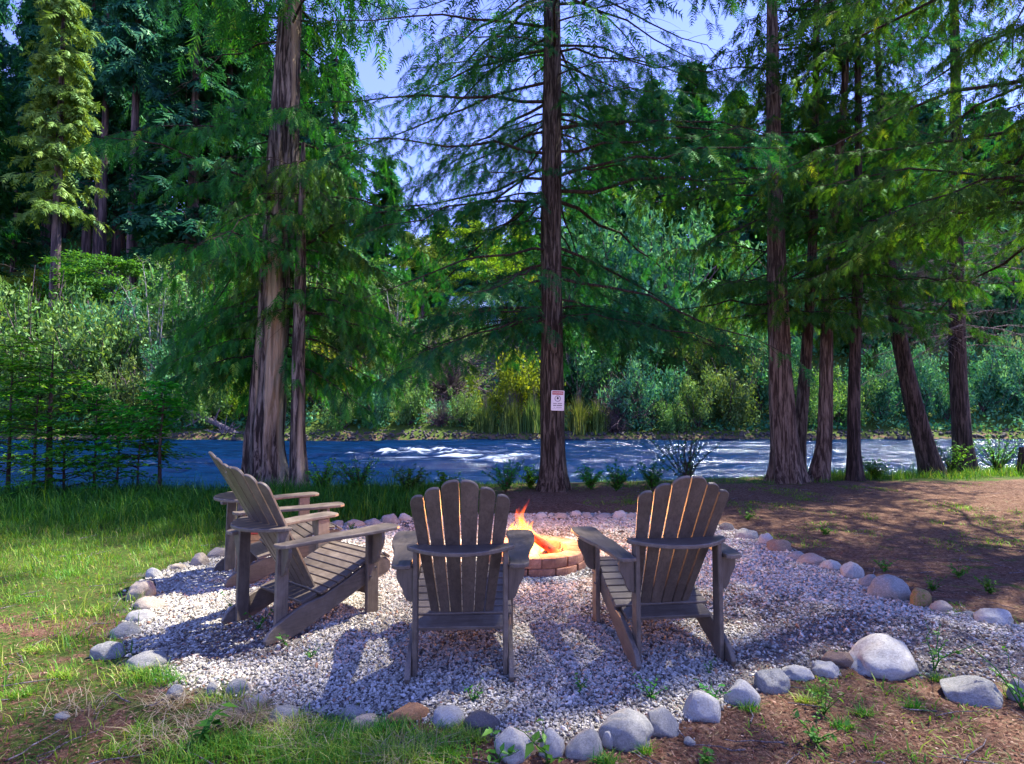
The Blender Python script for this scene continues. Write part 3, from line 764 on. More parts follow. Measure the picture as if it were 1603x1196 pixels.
# overhanging cedar whose trunk stands outside the frame
b = (6.9, 6.3, 0); P = [(0, 0, -.1), (0, 0, 5), (.1, 0, 10), (.1, 0, 16)]
g = conifer_geo(51, 16, 3.4, 125, lambda z: 4.2 - .17 * (z - 3), rise=.16, droop=.38, tip=.05, nsec=20, sec=.28, nfr=13, fs=.16, hang=.55, lean=follow(P), clump=.45, zpow=1.3,
                azf=lambda az, z, rr: az, keep=lambda z, a: (1.0 if math.cos(a - 2.6) > -.1 else .25), dens_top=.6)
build_tree('cedar_tree', 'cedar reaching long green boughs over the yard from beyond the frame', 'tree', b, P, [.26, .2, .14, .04], g, M['redbark'], M['cedar'], tkw=dict(sides=30, seed=17))

# ------------------------------------------------------------------ sign on the trunk
def plate(outline, A, B, origin, th, m, name, bev=.003, seg=1):
    """closed 2-D outline extruded to a board of thickness th, centred on its plane"""
    A = Vector(A).normalized(); B = Vector(B).normalized(); Nn = A.cross(B).normalized(); O = Vector(origin)
    bm = bmesh.new()
    f = [bm.verts.new(O + A * a + B * b_ + Nn * th / 2) for a, b_ in outline]
    k = [bm.verts.new(O + A * a + B * b_ - Nn * th / 2) for a, b_ in outline]
    n = len(outline); top = bm.faces.new(f); bot = bm.faces.new(k[::-1])
    for i in range(n): bm.faces.new((f[i], k[i], k[(i + 1) % n], f[(i + 1) % n]))
    bmesh.ops.recalc_face_normals(bm, faces=bm.faces)
    if bev:
        ed = [e for e in list(top.edges) + list(bot.edges)]
        bmesh.ops.bevel(bm, geom=ed, offset=bev, segments=seg, affect='EDGES', profile=.5)
    me = bpy.data.meshes.new(name); bm.to_mesh(me); bm.free(); me.materials.append(m)
    for p in me.polygons: p.use_smooth = False
    return me
def rrect(w, h, r, n=4, cx=0, cy=0):
    o = []
    for sx, sy, a0 in ((1, 1, 0), (-1, 1, 90), (-1, -1, 180), (1, -1, 270)):
        for i in range(n + 1):
            a = R(a0 + 90 * i / n); o.append((cx + sx * (w / 2 - r) + r * math.cos(a), cy + sy * (h / 2 - r) + r * math.sin(a)))
    return o
def text_mesh(body, size, m, w=None):
    cu = bpy.data.curves.new('lettering', 'FONT'); cu.body = body; cu.size = size; cu.align_x = 'CENTER'; cu.align_y = 'CENTER'; cu.extrude = .0004
    t = bpy.data.objects.new('lettering', cu); COL.objects.link(t); bpy.context.view_layer.update()
    me = bpy.data.meshes.new_from_object(t.evaluated_get(bpy.context.evaluated_depsgraph_get())); bpy.data.objects.remove(t); bpy.data.curves.remove(cu)
    co = np.empty(len(me.vertices) * 3, np.float32); me.vertices.foreach_get('co', co); co = co.reshape(-1, 3)
    if w: co[:, 0] *= w / max(1e-6, np.ptp(co[:, 0]))
    co = np.stack([co[:, 0], -co[:, 2], co[:, 1]], -1)
    me.vertices.foreach_set('co', co.ravel()); me.update(); me.materials.clear(); me.materials.append(m)
    return me
sy = BT[1] - .235
s0 = pl(873, 627, sy)
so = empty('warning_sign', s0); so.rotation_euler = (0, R(1.5), 0)
tag(so, 'small white warning sign with red header on the tall conifer trunk', 'sign')
X_, Z_ = (1, 0, 0), (0, 0, 1)
part('board', plate(rrect(.205, .315, .015), X_, Z_, (0, 0, 0), .004, M['signwhite'], 'board', .0008), so)
part('header_panel', plate(rrect(.172, .055, .002), X_, Z_, (0, -.0032, .118), .002, M['signred'], 'header_panel', 0), so)
t = part('lettering', text_mesh('WARNING', .04, M['signwhite'], .15), so); t.location = (0, -.0048, .118)
def ring(ro, ri, n=32):
    a = np.arange(n) / n * 2 * np.pi; V = []
    for r_ in (ro, ri):
        for y in (-.001, .001): V.append(np.stack([np.cos(a) * r_, np.full(n, y), np.sin(a) * r_], -1))
    V = np.concatenate(V); i = np.arange(n); j = (i + 1) % n
    Fq = np.concatenate([np.stack([i, j, j + 2 * n, i + 2 * n], -1), np.stack([i + n, j + n, j, i], -1), np.stack([i + 3 * n, j + 3 * n, j + n, i + n], -1), np.stack([i + 2 * n, j + 2 * n, j + 3 * n, i + 3 * n], -1)])
    return V, Fq
t = part('emblem_ring', nmesh('emblem_ring', *ring(.049, .038), M['signgrey']), so); t.location = (0, -.0032, .03)
em = [(.0, .024), (.008, .014), (.017, .008), (.017, -.006), (.008, -.012), (0, -.024), (-.008, -.012), (-.017, -.006), (-.017, .008), (-.008, .014)]
part('emblem', plate(em, X_, Z_, (0, -.0032, .036), .002, M['signink'], 'emblem', 0), so)
for zz, body, h, w in ((-.046, 'RIVER RISES', .020, .14), (-.078, 'FAST WATER', .024, .145)):
    pass
for zz, segs, h, mm in ((-.046, ((-.068, -.012), (.002, .070)), .011, 'signink'), (-.076, ((-.068, -.018), (-.010, .072)), .015, 'signink'), (-.108, ((-.056, -.038), (-.02, .066)), .009, 'signgrey'), (-.131, ((-.082, -.01), (-.002, .082)), .004, 'signgrey')):
    for a, c in segs:
        # words too worn to read: rows of short upright strokes
        nst = max(2, int((c - a) / (h * .75))); bm = bmesh.new()
        for i in range(nst):
            x0 = a + (c - a) * i / nst; w0 = (c - a) / nst * .74
            bmesh.ops.create_cube(bm, size=1, matrix=Matrix.Translation((x0 + w0 / 2, 0, 0)) @ Matrix.Diagonal((w0, .0016, h, 1)))
        me = bpy.data.meshes.new('text_line'); bm.to_mesh(me); bm.free(); me.materials.append(M[mm])
        t = part('text_line', me, so); t.location = (0, -.0031, zz)
for zz in (-.148, .150):
    V, Fq = tubes(np.array([[[0, -.0065, zz], [0, .0, zz]]]), np.array([[.003, .003]]), 8)
    part('screw', nmesh('screw', V, Fq, M['signgrey']), so)

# ------------------------------------------------------------------ adirondack chairs
def seat_path(s):
    K = [(.345, .200), (.45, .232), (.56, .272), (.68, .322), (.76, .345), (.82, .343), (.862, .315)]
    d = [0]
    for i in range(1, len(K)): d.append(d[-1] + math.dist(K[i], K[i - 1]))
    s = s * d[-1]
    return np.interp(s, d, [k[0] for k in K]), np.interp(s, d, [k[1] for k in K]), d[-1]
def make_chair():
    o = empty('adirondack_chair')
    Y_, Z_ = (0, 1, 0), (0, 0, 1); m = M['chair']
    skid = [(.012, .004), (.16, .004), (.22, .018), (.40, .085), (.66, .180), (.78, .205), (.845, .222), (.875, .245), (.880, .275), (.872, .300), (.845, .325), (.80, .338), (.74, .335), (.68, .313), (.56, .262), (.45, .222), (.36, .188), (.27, .178),
            (.20, .158), (.12, .125), (.06, .095), (.025, .065), (.004, .03)]
    for s in (-1, 1):
        part('skid', plate(skid, Y_, Z_, (s * .250, 0, 0), .026, M['chair_y'], 'skid', .004), o)
        # front leg outside the skid
        part('front_leg', plate([(.665, .0), (.755, .0), (.755, .531), (.665, .531)], Y_, Z_, (s * .2785, 0, 0), .028, m, 'front_leg', .004), o)
        part('rear_post', plate([(.075, .012), (.155, .012), (.158, .612), (.088, .612)], Y_, Z_, (s * .2235, 0, 0), .024, m, 'rear_post', .004), o)
        # arm
        out = [(.243, .055), (.262, .045), (.315, .05), (.338, .075), (.345, .14), (.352, .25), (.372, .38), (.400, .50), (.415, .60), (.420, .70), (.418, .80), (.400, .835), (.365, .846), (.300, .846), (.272, .835), (.258, .80), (.256, .72), (.262, .62),
               (.258, .52), (.246, .42), (.243, .30), (.243, .18)]
        o2 = [(s * a, b_) for a, b_ in out]
        part('arm', plate(o2 if s > 0 else o2[::-1], X_, Y_, (0, 0, .544), .022, M['chair_y'], 'arm', .005, 2), o)
        br = [(0, 0), (.098, 0), (.105, -.03), (.100, -.07), (.082, -.105), (.066, -.135), (.058, -.17), (.040, -.20), (.018, -.21), (0, -.215)]
        for y0, x0, k in ((.710, .2925, 1.0), (.115, .2355, .80)):
            q = [(s * a * k, b_ * k) for a, b_ in br]
            part('arm_bracket', plate(q if s > 0 else q[::-1], X_, Z_, (s * x0, y0, .531), .024, m, 'arm_bracket', .003), o)
    # back slats: fan of six
    w = [.066, .074, .086, .086, .074, .066]; gap = .0065; tot = sum(w) + 5 * gap; x = -tot / 2; ht = [.815, .862, .905, .905, .862, .815]
    bx = .67
    for i in range(6):
        xl, xr = x, x + w[i]; x = xr + gap
        sgn = -1 if i < 3 else 1
        Lh = ht[i]; k = 13; top = []
        inn, outt = (xr, xl) if sgn < 0 else (xl, xr)
        for j in range(k + 1):
            u = j / k; xx = inn + (outt - inn) * (1 - (1 - u) ** 1.5 if u > .5 else u * 1.29); u2 = abs((xx - inn) / (outt - inn))
            cr = max(0.0, 1 - max(0, (u2 - .15) / .85) ** 2.3); ci = min(1, u2 / .12)
            top.append((xx, Lh - .055 * (1 - math.sqrt(cr)) - .010 * (1 - ci) ** 2))
        xc = (xl + xr) / 2
        base = [(inn * bx, 0), (outt * bx, 0)]
        outl = [base[0]] + [(a, b_) for a, b_ in top] + [base[1]]
        if sgn > 0: outl = outl[::-1]
        # taper: x shrinks toward the bottom, handled by straight edges; recline
        th = math.atan2(.437, .764); B = Vector((0, -math.sin(th), math.cos(th)))
        yaw = -xc * 1.15
        A = Vector((math.cos(yaw), -math.sin(yaw) * 1.0, 0)).normalized()
        A = (A - B * A.dot(B)).normalized()
        me = plate([(a - xc, b_) for a, b_ in outl], A, B, (xc, .372 + .62 * xc * xc, .196), .018, m, 'back_slat', .0035)
        part('back_slat', me, o)
    # curved rear band
    fr, rr_ = [], []
    for i in range(15):
        t = -1 + 2 * i / 14
        fr.append((.250 * t, .124 + .038 * t * t)); rr_.append((.266 * t, -.040 + .150 * abs(t) ** 2.3))
    ends = fr + [(.268, .150), (.270, .128)] + rr_[::-1] + [(-.270, .128), (-.268, .150)]
    part('back_band', plate(ends, X_, Y_, (0, 0, .623), .022, M['chair_x'], 'back_band', .005, 2), o)
    # seat boards
    part('rear_seat_board', plate(rrect(.474, .108, .006, 2), X_, Vector((0, .97, .22)), (0, .288, .190), .020, M['chair_x'], 'rear_seat_board', .003), o)
    n = 9
    for i in range(n):
        y, z, D = seat_path((i + .5) / n); y2, z2, _ = seat_path((i + .6) / n); y1, z1, _ = seat_path((i + .4) / n)
        B = Vector((0, y2 - y1, z2 - z1))
        nn = B.normalized().cross(Vector((1, 0, 0))); nn = nn if nn.z > 0 else -nn
        ww = .474 if y < .62 or y > .78 else .474
        part('seat_slat', plate(rrect(.535 if not (.64 < y < .775) else .523, D / n - .008, .004, 2), X_, B, Vector((0, y, z)) + nn * .011, .018, M['chair_x'], 'seat_slat', .003), o)
    part('front_stretcher', plate([(-.236, .09), (.236, .09), (.236, .17), (-.236, .17)], X_, Z_, (0, .70, .03), .022, m, 'front_stretcher', .003), o)
    part('lower_back_rail', plate(rrect(.47, .07, .006, 2), X_, Z_, (0, .395, .165), .022, m, 'lower_back_rail', .003), o)
    for s in (-1, 1):
        for y0, z0 in ((.69, .24), (.73, .29)):
            V, Fq = tubes(np.array([[[s * .2925, y0, z0], [s * .2965, y0, z0]]]), np.array([[.006, .006]]), 8)
            part('bolt', nmesh('bolt', V, Fq, M['signgrey']), o)
    return o
ch0 = make_chair()
CH = [(-.250, 2.81, .052, 'brown slatted adirondack chair facing the fire squarely, back turned, at the middle of the gravel'),
      (.884, 2.966, .119, 'brown adirondack chair with its back turned, angled in from the wide empty gravel side'),
      (-1.566, 3.398, -.677, 'brown adirondack chair in profile, in front of the other sideways chair'),
      (-2.243, 4.471, -.959, 'brown adirondack chair mostly hidden behind the other sideways chair')]
GR = 'adirondack chairs around the fire pit'
for i, (x, y, a, lb) in enumerate(CH):
    if i == 0:
        ch0.location = (x, y, .004); ch0.rotation_euler = (0, 0, a); tag(ch0, lb, 'chair', GR)
    else: copy_tree(ch0, (x, y, .004), a, lb, GR)

# ------------------------------------------------------------------ fire pit
PX, PY = .19, 4.96
pit = empty('fire_pit', (PX, PY, 0)); tag(pit, 'round two-course fire pit ring of tan concrete blocks on the gravel', 'fire pit')
def pit_block(seed, ri=.285, ro=.43, h=.077, n=12):
    a = 2 * math.pi / n * .965 / 2; bm = bmesh.new(); rr = random.Random(seed)
    for z in (0, h):
        pass
    V = []
    for z in (0, h):
        for r_, sg in ((ri, -1), (ro, -1), (ro * 1.02, 0), (ro, 1), (ri, 1)):
            V.append(bm.verts.new(((r_ + rr.uniform(-.004, .004)) * math.cos(sg * a), (r_) * math.sin(sg * a), z)))
    bm.faces.new(V[0:5][::-1]); bm.faces.new(V[5:10])
    for i in range(5): bm.faces.new((V[i], V[(i + 1) % 5], V[5 + (i + 1) % 5], V[5 + i]))
    bmesh.ops.recalc_face_normals(bm, faces=bm.faces)
    bmesh.ops.bevel(bm, geom=list(bm.edges), offset=.007, segments=2, affect='EDGES', profile=.6)
    for v in bm.verts:
        d = mnoise.noise_vector(v.co * 22 + Vector((seed * 3.1, 0, 0))) * .004; v.co += d
    me = bpy.data.meshes.new('block'); bm.to_mesh(me); bm.free(); me.materials.append(M['block'])
    for p in me.polygons: p.use_smooth = True
    return me
BL = [pit_block(s) for s in range(4)]
for c in range(2):
    for i in range(12):
        o = part('block', BL[(i * 3 + c) % 4], pit)
        o.location = (rng.normal(0, .004), rng.normal(0, .004), -.008 + c * .079 + rng.normal(0, .001)); o.rotation_euler = (0, 0, (i + .5 * c + .2) * 2 * math.pi / 12)
a = np.linspace(0, 2 * np.pi, 33)[:-1]; V = [[0, 0, .045]]; Fq = []
for j, r_ in enumerate((.1, .2, .283)):
    for t in a: V.append([r_ * math.cos(t), r_ * math.sin(t), .045 - .03 * j * .5 + rng.normal(0, .006)])
Ft = [[0, 1 + i, 1 + (i + 1) % 32] for i in range(32)]
for j in range(2):
    for i in range(32): Fq.append([1 + j * 32 + i, 1 + (j + 1) * 32 + i, 1 + (j + 1) * 32 + (i + 1) % 32, 1 + j * 32 + (i + 1) % 32])
part('ash_bed', nmesh('ash_bed', np.array(V), [np.array(Ft), np.array(Fq)], M['ash'], True), pit)
def log_mesh(p0, p1, r0, m, seed, split=True):
    p0, p1 = np.array(p0), np.array(p1); n = 9; t = np.linspace(0, 1, n); r_ = np.random.default_rng(seed)
    P = p0 + (p1 - p0) * t[:, None] + np.array([0, 0, 1.]) * (.012 * np.sin(t * 3 + seed))[:, None]
    sides = 12; T = norm((p1 - p0)[None])[0]; A = norm(np.cross(T, [0, 0, 1])); B = np.cross(T, A)
    th = np.arange(sides) / sides * 2 * np.pi; rad = r0 * (1 + .16 * r_.normal(size=(1, sides)) + .05 * r_.normal(size=(n, sides)))
    if split: rad = rad * np.where((th > 2.2) & (th < 4.4), .62, 1.0)[None]
    ring_ = P[:, None] + rad[..., None] * (np.cos(th)[None, :, None] * A + np.sin(th)[None, :, None] * B)
    V = ring_.reshape(-1, 3); idx = np.arange(n * sides).reshape(n, sides); i2 = np.roll(idx, -1, 1)
    Fq = np.stack([idx[:-1], i2[:-1], i2[1:], idx[1:]], -1).reshape(-1, 4)
    V = np.concatenate([V, P[:1] - T * .004, P[-1:] + T * .004]); k = n * sides
    Ft = np.array([[k, i2[0, i], idx[0, i]] for i in range(sides)] + [[k + 1, idx[-1, i], i2[-1, i]] for i in range(sides)])
    return nmesh('log', V, [Fq, Ft], m, True)
for lb, p0, p1, r0, mt, s in (
        ('burning log glowing red, leaning across the fire pit', (-.06, -.06, .26), (.215, -.15, .10), .036, 'glowlog', 1),
        ('charred log glowing beneath the leaning log in the fire pit', (-.22, .02, .085), (.12, .10, .10), .042, 'glowlog', 2),
        ('pale split firewood stick lying against the pit rim inside', (.08, .16, .065), (.24, -.02, .11), .024, 'log', 3),
        ('thin pale kindling stick at the front of the fire', (-.08, -.20, .06), (.10, -.13, .13), .018, 'log', 4),
        ('scorched log end standing behind the flames in the pit', (-.14, .14, .05), (-.02, .05, .24), .034, 'glowlog', 5)):
    o = link('firewood_log', log_mesh(p0, p1, r0, M[mt], s)); o.location = (PX, PY, 0); tag(o, lb, 'log', 'logs in the fire pit')
def tongue(x, y, z0, h, r0, seed):
    n, sides = 18, 14; t = np.linspace(0, 1, n); r_ = np.random.default_rng(seed); ph = r_.uniform(0, 6, 4)
    cx = x + .10 * h * np.sin(t * 4.2 + ph[0]) * t + .05 * h * np.sin(t * 9 + ph[1]) * t; cy = y + .05 * h * np.sin(t * 4 + ph[2]) * t
    rad = 1.18 * r0 * np.clip(t / .12, .5, 1) ** .5 * (1 - t) ** .75 * (1 + .22 * np.sin(t * 10 + ph[3])) + .0015
    th = np.arange(sides) / sides * 2 * np.pi
    rr = rad[:, None] * (1 + .28 * np.sin(th * 2 + t[:, None] * 5 + ph[1]) + .15 * np.sin(th * 5 + t[:, None] * 7))
    V = np.stack([cx[:, None] + rr * np.cos(th), cy[:, None] + rr * .6 * np.sin(th), (z0 + h * t)[:, None] + 0 * rr], -1)
    idx = np.arange(n * sides).reshape(n, sides); i2 = np.roll(idx, -1, 1)
    return V.reshape(-1, 3), np.stack([idx[:-1], i2[:-1], i2[1:], idx[1:]], -1).reshape(-1, 4), np.repeat(t, sides)
fl = empty('campfire_flames', (PX, PY, 0)); tag(fl, 'orange and yellow flames rising from the logs in the fire pit', 'fire')
fr_ = np.random.default_rng(5)
for i in range(30):
    x = -.07 + fr_.normal(0, .085); y = fr_.normal(0, .05); d_ = abs(x + .09)
    h = max(.07, (.44 - 1.9 * d_) * fr_.uniform(.45, 1.05)); r0 = fr_.uniform(.014, .042) + .03 * h
    v, f, a = tongue(x, y, .07 + fr_.uniform(0, .05), h, r0, 60 + i)
    part('flame_tongue', nmesh('flame_tongue', v, f, M['flame'], True, vattr={'fh': a * h / .40 + .06}), fl)
lt = bpy.data.lights.new('fire_glow', 'POINT'); lt.energy = 42; lt.color = (1, .42, .16); lt.shadow_soft_size = .12
lo = link('fire_glow', lt, fl, (-.05, 0, .42))

# ------------------------------------------------------------------ ring stones, one by one
def rock_mesh(seed, ang=0.0, el=(1, 1, 1)):
    bm = bmesh.new(); bmesh.ops.create_icosphere(bm, subdivisions=4, radius=1.0); s = Vector((seed * 7.3, seed * 1.7, 0))
    rr = random.Random(seed); planes = [(Vector((rr.gauss(0, 1), rr.gauss(0, 1), rr.gauss(.2, .8))).normalized(), rr.uniform(.70, .92)) for _ in range(9 if ang > .5 else 4)]
    for v in bm.verts:
        n = v.co.normalized(); p = n * (1 + .24 * mnoise.noise(n * 1.15 + s) + .10 * mnoise.noise(n * 2.6 + s))
        for pn, d in planes:
            k = p.dot(pn) - d
            if k > 0: p -= pn * k * (.92 if ang > .5 else .35 + .6 * ang)
        p += n * (.014 * mnoise.noise(n * 7 + s) + .006 * mnoise.noise(n * 16 + s))
        v.co = p
    me = bpy.data.meshes.new('river_stone'); bm.to_mesh(me); bm.free()
    for p in me.polygons: p.use_smooth = True
    return me
ST = [  # u centre, v bottom, w px, h px, material, angular, label
 (438, 1132, 50, 26, 's_grey', .2, 'pale grey flat stone half sunk in grass at the lower gravel corner'),
 (548, 1134, 46, 30, 's_grey', .2, 'grey stone with a yellow leaf beside it at the lower gravel edge'),
 (568, 1144, 50, 18, 's_beige', .2, 'low beige stone tucked in front of the lower grey edge stone'),
 (636, 1134, 68, 26, 's_orange', .6, 'long orange-brown slab stone lying in the lower gravel border'),
 (700, 1140, 56, 36, 's_pale', .2, 'rounded pale stone between the orange slab and the dark stone'),
 (752, 1148, 56, 36, 's_dark', .4, 'dark grey-brown stone just before the round white stones of the lower border'),
 (804, 1194, 62, 60, 's_pale', .0, 'large round pale stone with a green seedling at its side'),
 (864, 1187, 40, 50, 's_pale', .0, 'upright egg-shaped pale stone squeezed between two round ones'),
 (918, 1190, 61, 49, 's_grey', .0, 'smooth round grey stone with a level top in the lower border'),
 (953, 1172, 22, 30, 's_pale', .4, 'small pale chip of stone wedged beside the biggest lower boulder'),
 (985, 1176, 88, 68, 's_grey', .1, 'broad domed grey boulder with a brown underside in the lower border'),
 (1041, 1156, 60, 52, 's_grey', .9, 'jagged angular grey stone beside the broad domed boulder'),
 (1107, 1132, 70, 54, 's_pale', .7, 'lumpy creased pale stone below the feet of the angled chair'),
 (1081, 1168, 18, 15, 's_grey', .3, 'tiny grey knobbly pebble on the litter below the creased stone'),
 (1171, 1108, 55, 44, 's_pale', .3, 'pale rounded stone with grass growing over its front'),
 (1216, 1086, 58, 44, 's_grey', .3, 'grey stone leaning on the pale grass-fronted stone'),
 (1256, 1066, 50, 26, 's_pale', .3, 'low whitish stone behind a yellow-lit weed clump'),
 (1301, 1062, 44, 29, 's_pale', .2, 'whitish stone next to the flat reddish rock'),
 (1326, 1046, 56, 26, 's_brown', .8, 'flat reddish brown rock beside the largest boulder'),
 (1410, 1064, 118, 68, 's_pale', .3, 'largest pale boulder of the ring, blocky and mottled'),
 (1544, 1108, 94, 54, 's_grey', .7, 'long bluish grey stone with a faceted dark lower side'),
 (1601, 1098, 34, 44, 's_grey', .3, 'grey stone cut by the picture edge behind the faceted stone'),
 (1141, 832, 26, 13, 's_dark', .1, 'small dark grey stone where the upper ring passes the angled chair'),
 (1173, 846, 38, 19, 's_grey', .1, 'smooth grey stone after the small dark one along the dirt'),
 (1202, 853, 27, 19, 's_pale', .2, 'white stone leaning against the brown one along the dirt'),
 (1226, 865, 44, 21, 's_brown', .2, 'brown rounded stone along the dirt edge'),
 (1252, 878, 28, 14, 's_grey', .1, 'small grey stone just past the brown one'),
 (1278, 886, 45, 17, 's_beige', .1, 'long low beige stone midway along the dirt edge'),
 (1307, 894, 33, 17, 's_pale', .1, 'small pale stone between the low beige stone and the tilted egg stone'),
 (1340, 907, 37, 31, 's_pale', .1, 'tilted egg-shaped pale stone along the dirt edge'),
 (1368, 921, 31, 23, 's_grey', .1, 'small grey stone touching the big banded boulder'),
 (1406, 941, 62, 45, 's_grey', .0, 'big rounded banded grey boulder on the dirt side'),
 (1448, 952, 36, 34, 's_moss', .2, 'orange mossy stone behind the big banded boulder'),
 (1480, 960, 33, 21, 's_beige', .0, 'flat-topped greyish tan stone after the mossy one'),
 (1523, 966, 20, 9, 's_grey', .1, 'tiny grey stone nearly buried in gravel before the long pale one'),
 (1571, 979, 61, 24, 's_pale', .0, 'long pale loaf-shaped stone at the end of the dirt side row'),
 (847, 812, 19, 11, 's_pale', .1, 'whitish stone behind the flames in the far row'),
 (862, 810, 10, 7, 's_pale', .1, 'tiniest stone of the far row by the tall conifer roots'),
 (880, 813, 24, 10, 's_beige', .1, 'low tan stone of the far row below the tall conifer'),
 (903, 810, 18, 12, 's_pale', .3, 'pointed white stone of the far row'),
 (920, 812, 19, 11, 's_grey', .1, 'round grey stone next to the pointed white one in the far row'),
 (945, 812, 32, 9, 's_grey', .1, 'low wide grey stone in the far row'),
 (971, 812, 24, 14, 's_pale', .1, 'tallest pale stone near the angled chair end of the far row'),
 (989, 812, 20, 10, 's_grey', .1, 'grey stone ending the far row beside the angled chair'),
 (525, 826, 23, 12, 's_grey', .1, 'grey stone beyond the sideways chair arms in the far row'),
 (552, 826, 34, 12, 's_beige', .1, 'long tan stone in the far row with a pale sprout before it'),
 (583, 824, 28, 12, 's_grey', .1, 'flat grey stone sloping up to the pointed one in the far row'),
 (609, 821, 31, 18, 's_grey', .4, 'peaked grey stone in the far row near the middle chair back'),
 (632, 817, 24, 14, 's_pale', .2, 'domed pale stone partly behind the middle chair back'),
 (516, 834, 18, 11, 's_pale', .1, 'pale stone half hidden behind the sideways chair arm post'),
 (338, 874, 36, 17, 's_beige', .1, 'pinkish long stone by the hidden chair foot'),
 (308, 887, 31, 21, 's_beige', .3, 'pinkish triangular stone on the lawn edge near the hidden chair'),
 (273, 894, 26, 11, 's_beige', .1, 'low tan stone in grass on the lawn edge'),
 (235, 906, 31, 17, 's_pale', .1, 'white stone in grass at the bend of the lawn edge'),
 (230, 922, 22, 18, 's_dark', .2, 'dark stone tucked under the white one at the lawn bend'),
 (213, 940, 42, 33, 's_beige', .1, 'big slanted tan stone on the lawn edge'),
 (223, 957, 46, 20, 's_beige', .0, 'rounded tan loaf stone on the lawn edge'),
 (209, 975, 44, 18, 's_pale', .1, 'long pale slanted stone on the lawn edge'),
 (188, 999, 45, 27, 's_grey', .1, 'bluish stone with grass over it on the lawn edge'),
 (160, 1033, 51, 32, 's_grey', .3, 'cracked bluish grey stone furthest out on the lawn'),
 (215, 1052, 60, 35, 's_grey', .0, 'round dull grey boulder fringed by grass at the gravel corner'),
 (329, 1090, 20, 24, 's_grey', .2, 'narrow grey stone beside the domed corner stone'),
 (367, 1091, 44, 32, 's_grey', .0, 'domed grey stone above the dead grass tuft'),
 (402, 1102, 26, 14, 's_pale', .1, 'small pale stone on the dead grass tuft'),
 (90, 1128, 24, 13, 's_grey', .1, 'small bluish stone alone among dry leaves'),
 (271, 1095, 33, 26, 's_grey', .3, 'flat grey rock buried in dead grass at the corner'),
]
ANG = {}
for i, (u, v, w, h, mt, an, lb) in enumerate(ST):
    x, y = gp(u, v); D = y; W = w / F_PX * D; Hh = h / F_PX * D * .95
    # visible height of a rock seen from above: top of dome ~ lies slightly behind its foot
    dep = W * rng.uniform(.62, .85); hz = max(.35 * W, Hh - dep * .45 * (H_CAM / D)) if D < 4.5 else Hh * .95
    me = rock_mesh(i + 1, an); me.materials.append(M[mt])
    o = link('river_stone', me, None, (x, y + dep * .42, hz * .16)); o.scale = (W * .475, dep * .475, hz * .78)
    o.rotation_euler = (rng.normal(0, .06), rng.normal(0, .06), rng.uniform(-.35, .35)); tag(o, lb, 'stone', 'river stones edging the gravel')

# low red-topped wooden box glimpsed between the two sideways chairs
x, y = gp(401, 862); o = empty('wooden_box', (x, y, 0), .2); tag(o, 'tan wooden box with red lid glimpsed between the sideways chairs', 'box')
for i in range(3): part('side_board', plate(rrect(.24, .052, .004, 2), X_, Z_, (0, -.1, .03 + i * .056), .014, M['boxwood'], 'side_board', .002), o); part('side_board', plate(rrect(.24, .052, .004, 2), X_, Z_, (0, .1, .03 + i * .056), .014, M['boxwood'], 'side_board', .002), o)
for s in (-1, 1):
    for i in range(3): part('end_board', plate(rrect(.184, .052, .004, 2), (0, 1, 0), Z_, (s * .112, 0, .03 + i * .056), .014, M['boxwood'], 'end_board', .002), o)
part('lid', plate(rrect(.27, .24, .01, 3), X_, (0, 1, 0), (0, 0, .189), .03, M['boxred'], 'lid', .004), o)

# ------------------------------------------------------------------ grass, litter, weeds
def blades(x, y, z, h, w, lean, rr, rnd):
    n = len(x); az = rr.uniform(0, 6.283, n); d = np.stack([np.cos(az), np.sin(az)], -1); s = np.stack([-d[:, 1], d[:, 0]], -1)
    t = np.array([0, .55, 1.0]); wt = np.array([1, .8, 0.0])
    off = lean[:, None] * h[:, None] * t ** 1.9; zz = h[:, None] * (t - .35 * np.clip(lean, 0, 1.2)[:, None] * t ** 2.2)
    cx = x[:, None] + d[:, :1] * off; cy = y[:, None] + d[:, 1:] * off
    V = np.zeros((n, 5, 3)); w = np.broadcast_to(w, (n,))
    for k in range(2):
        for j, sg in ((0, -1), (1, 1)):
            V[:, k * 2 + j, 0] = cx[:, k] + s[:, 0] * sg * w * wt[k] / 2; V[:, k * 2 + j, 1] = cy[:, k] + s[:, 1] * sg * w * wt[k] / 2; V[:, k * 2 + j, 2] = z + zz[:, k]
    V[:, 4] = np.stack([cx[:, 2], cy[:, 2], z + zz[:, 2]], -1)
    b0 = (np.arange(n) * 5)[:, None]
    return V.reshape(-1, 3), b0 + [0, 1, 3, 2], b0 + [2, 3, 4], np.concatenate([rnd, rnd])
def grass_obj(name, label, pts, h, w, lean, rnd, mat_, seed=1, cat='grass'):
    rr = np.random.default_rng(seed); x, y = pts[:, 0], pts[:, 1]; z = terrain(x, y) - .01
    V, Q_, T_, A = blades(x, y, z, h, w, lean, rr, rnd)
    return tag(link(name, nmesh(name, V, [Q_, T_], mat_, False, attr={'rnd': A})), label, cat, kind='stuff')
def tufted(n, box, dens, seed, tuft=9, spread=.035):
    rr = np.random.default_rng(seed); k = n // tuft
    x = rr.uniform(box[0], box[1], k * 3); y = rr.uniform(box[2], box[3], k * 3)
    keep = rr.random(k * 3) < dens(x, y); x, y = x[keep][:k], y[keep][:k]
    ts = rr.lognormal(0, .35, len(x))
    X = np.repeat(x, tuft) + rr.normal(0, spread, len(x) * tuft); Y = np.repeat(y, tuft) + rr.normal(0, spread, len(x) * tuft)
    return np.stack([X, Y], -1), np.repeat(ts, tuft), rr
rockxy = np.array([gp(s[0], s[1]) for s in ST])
def not_gravel(x, y): return ~inside(x, y)
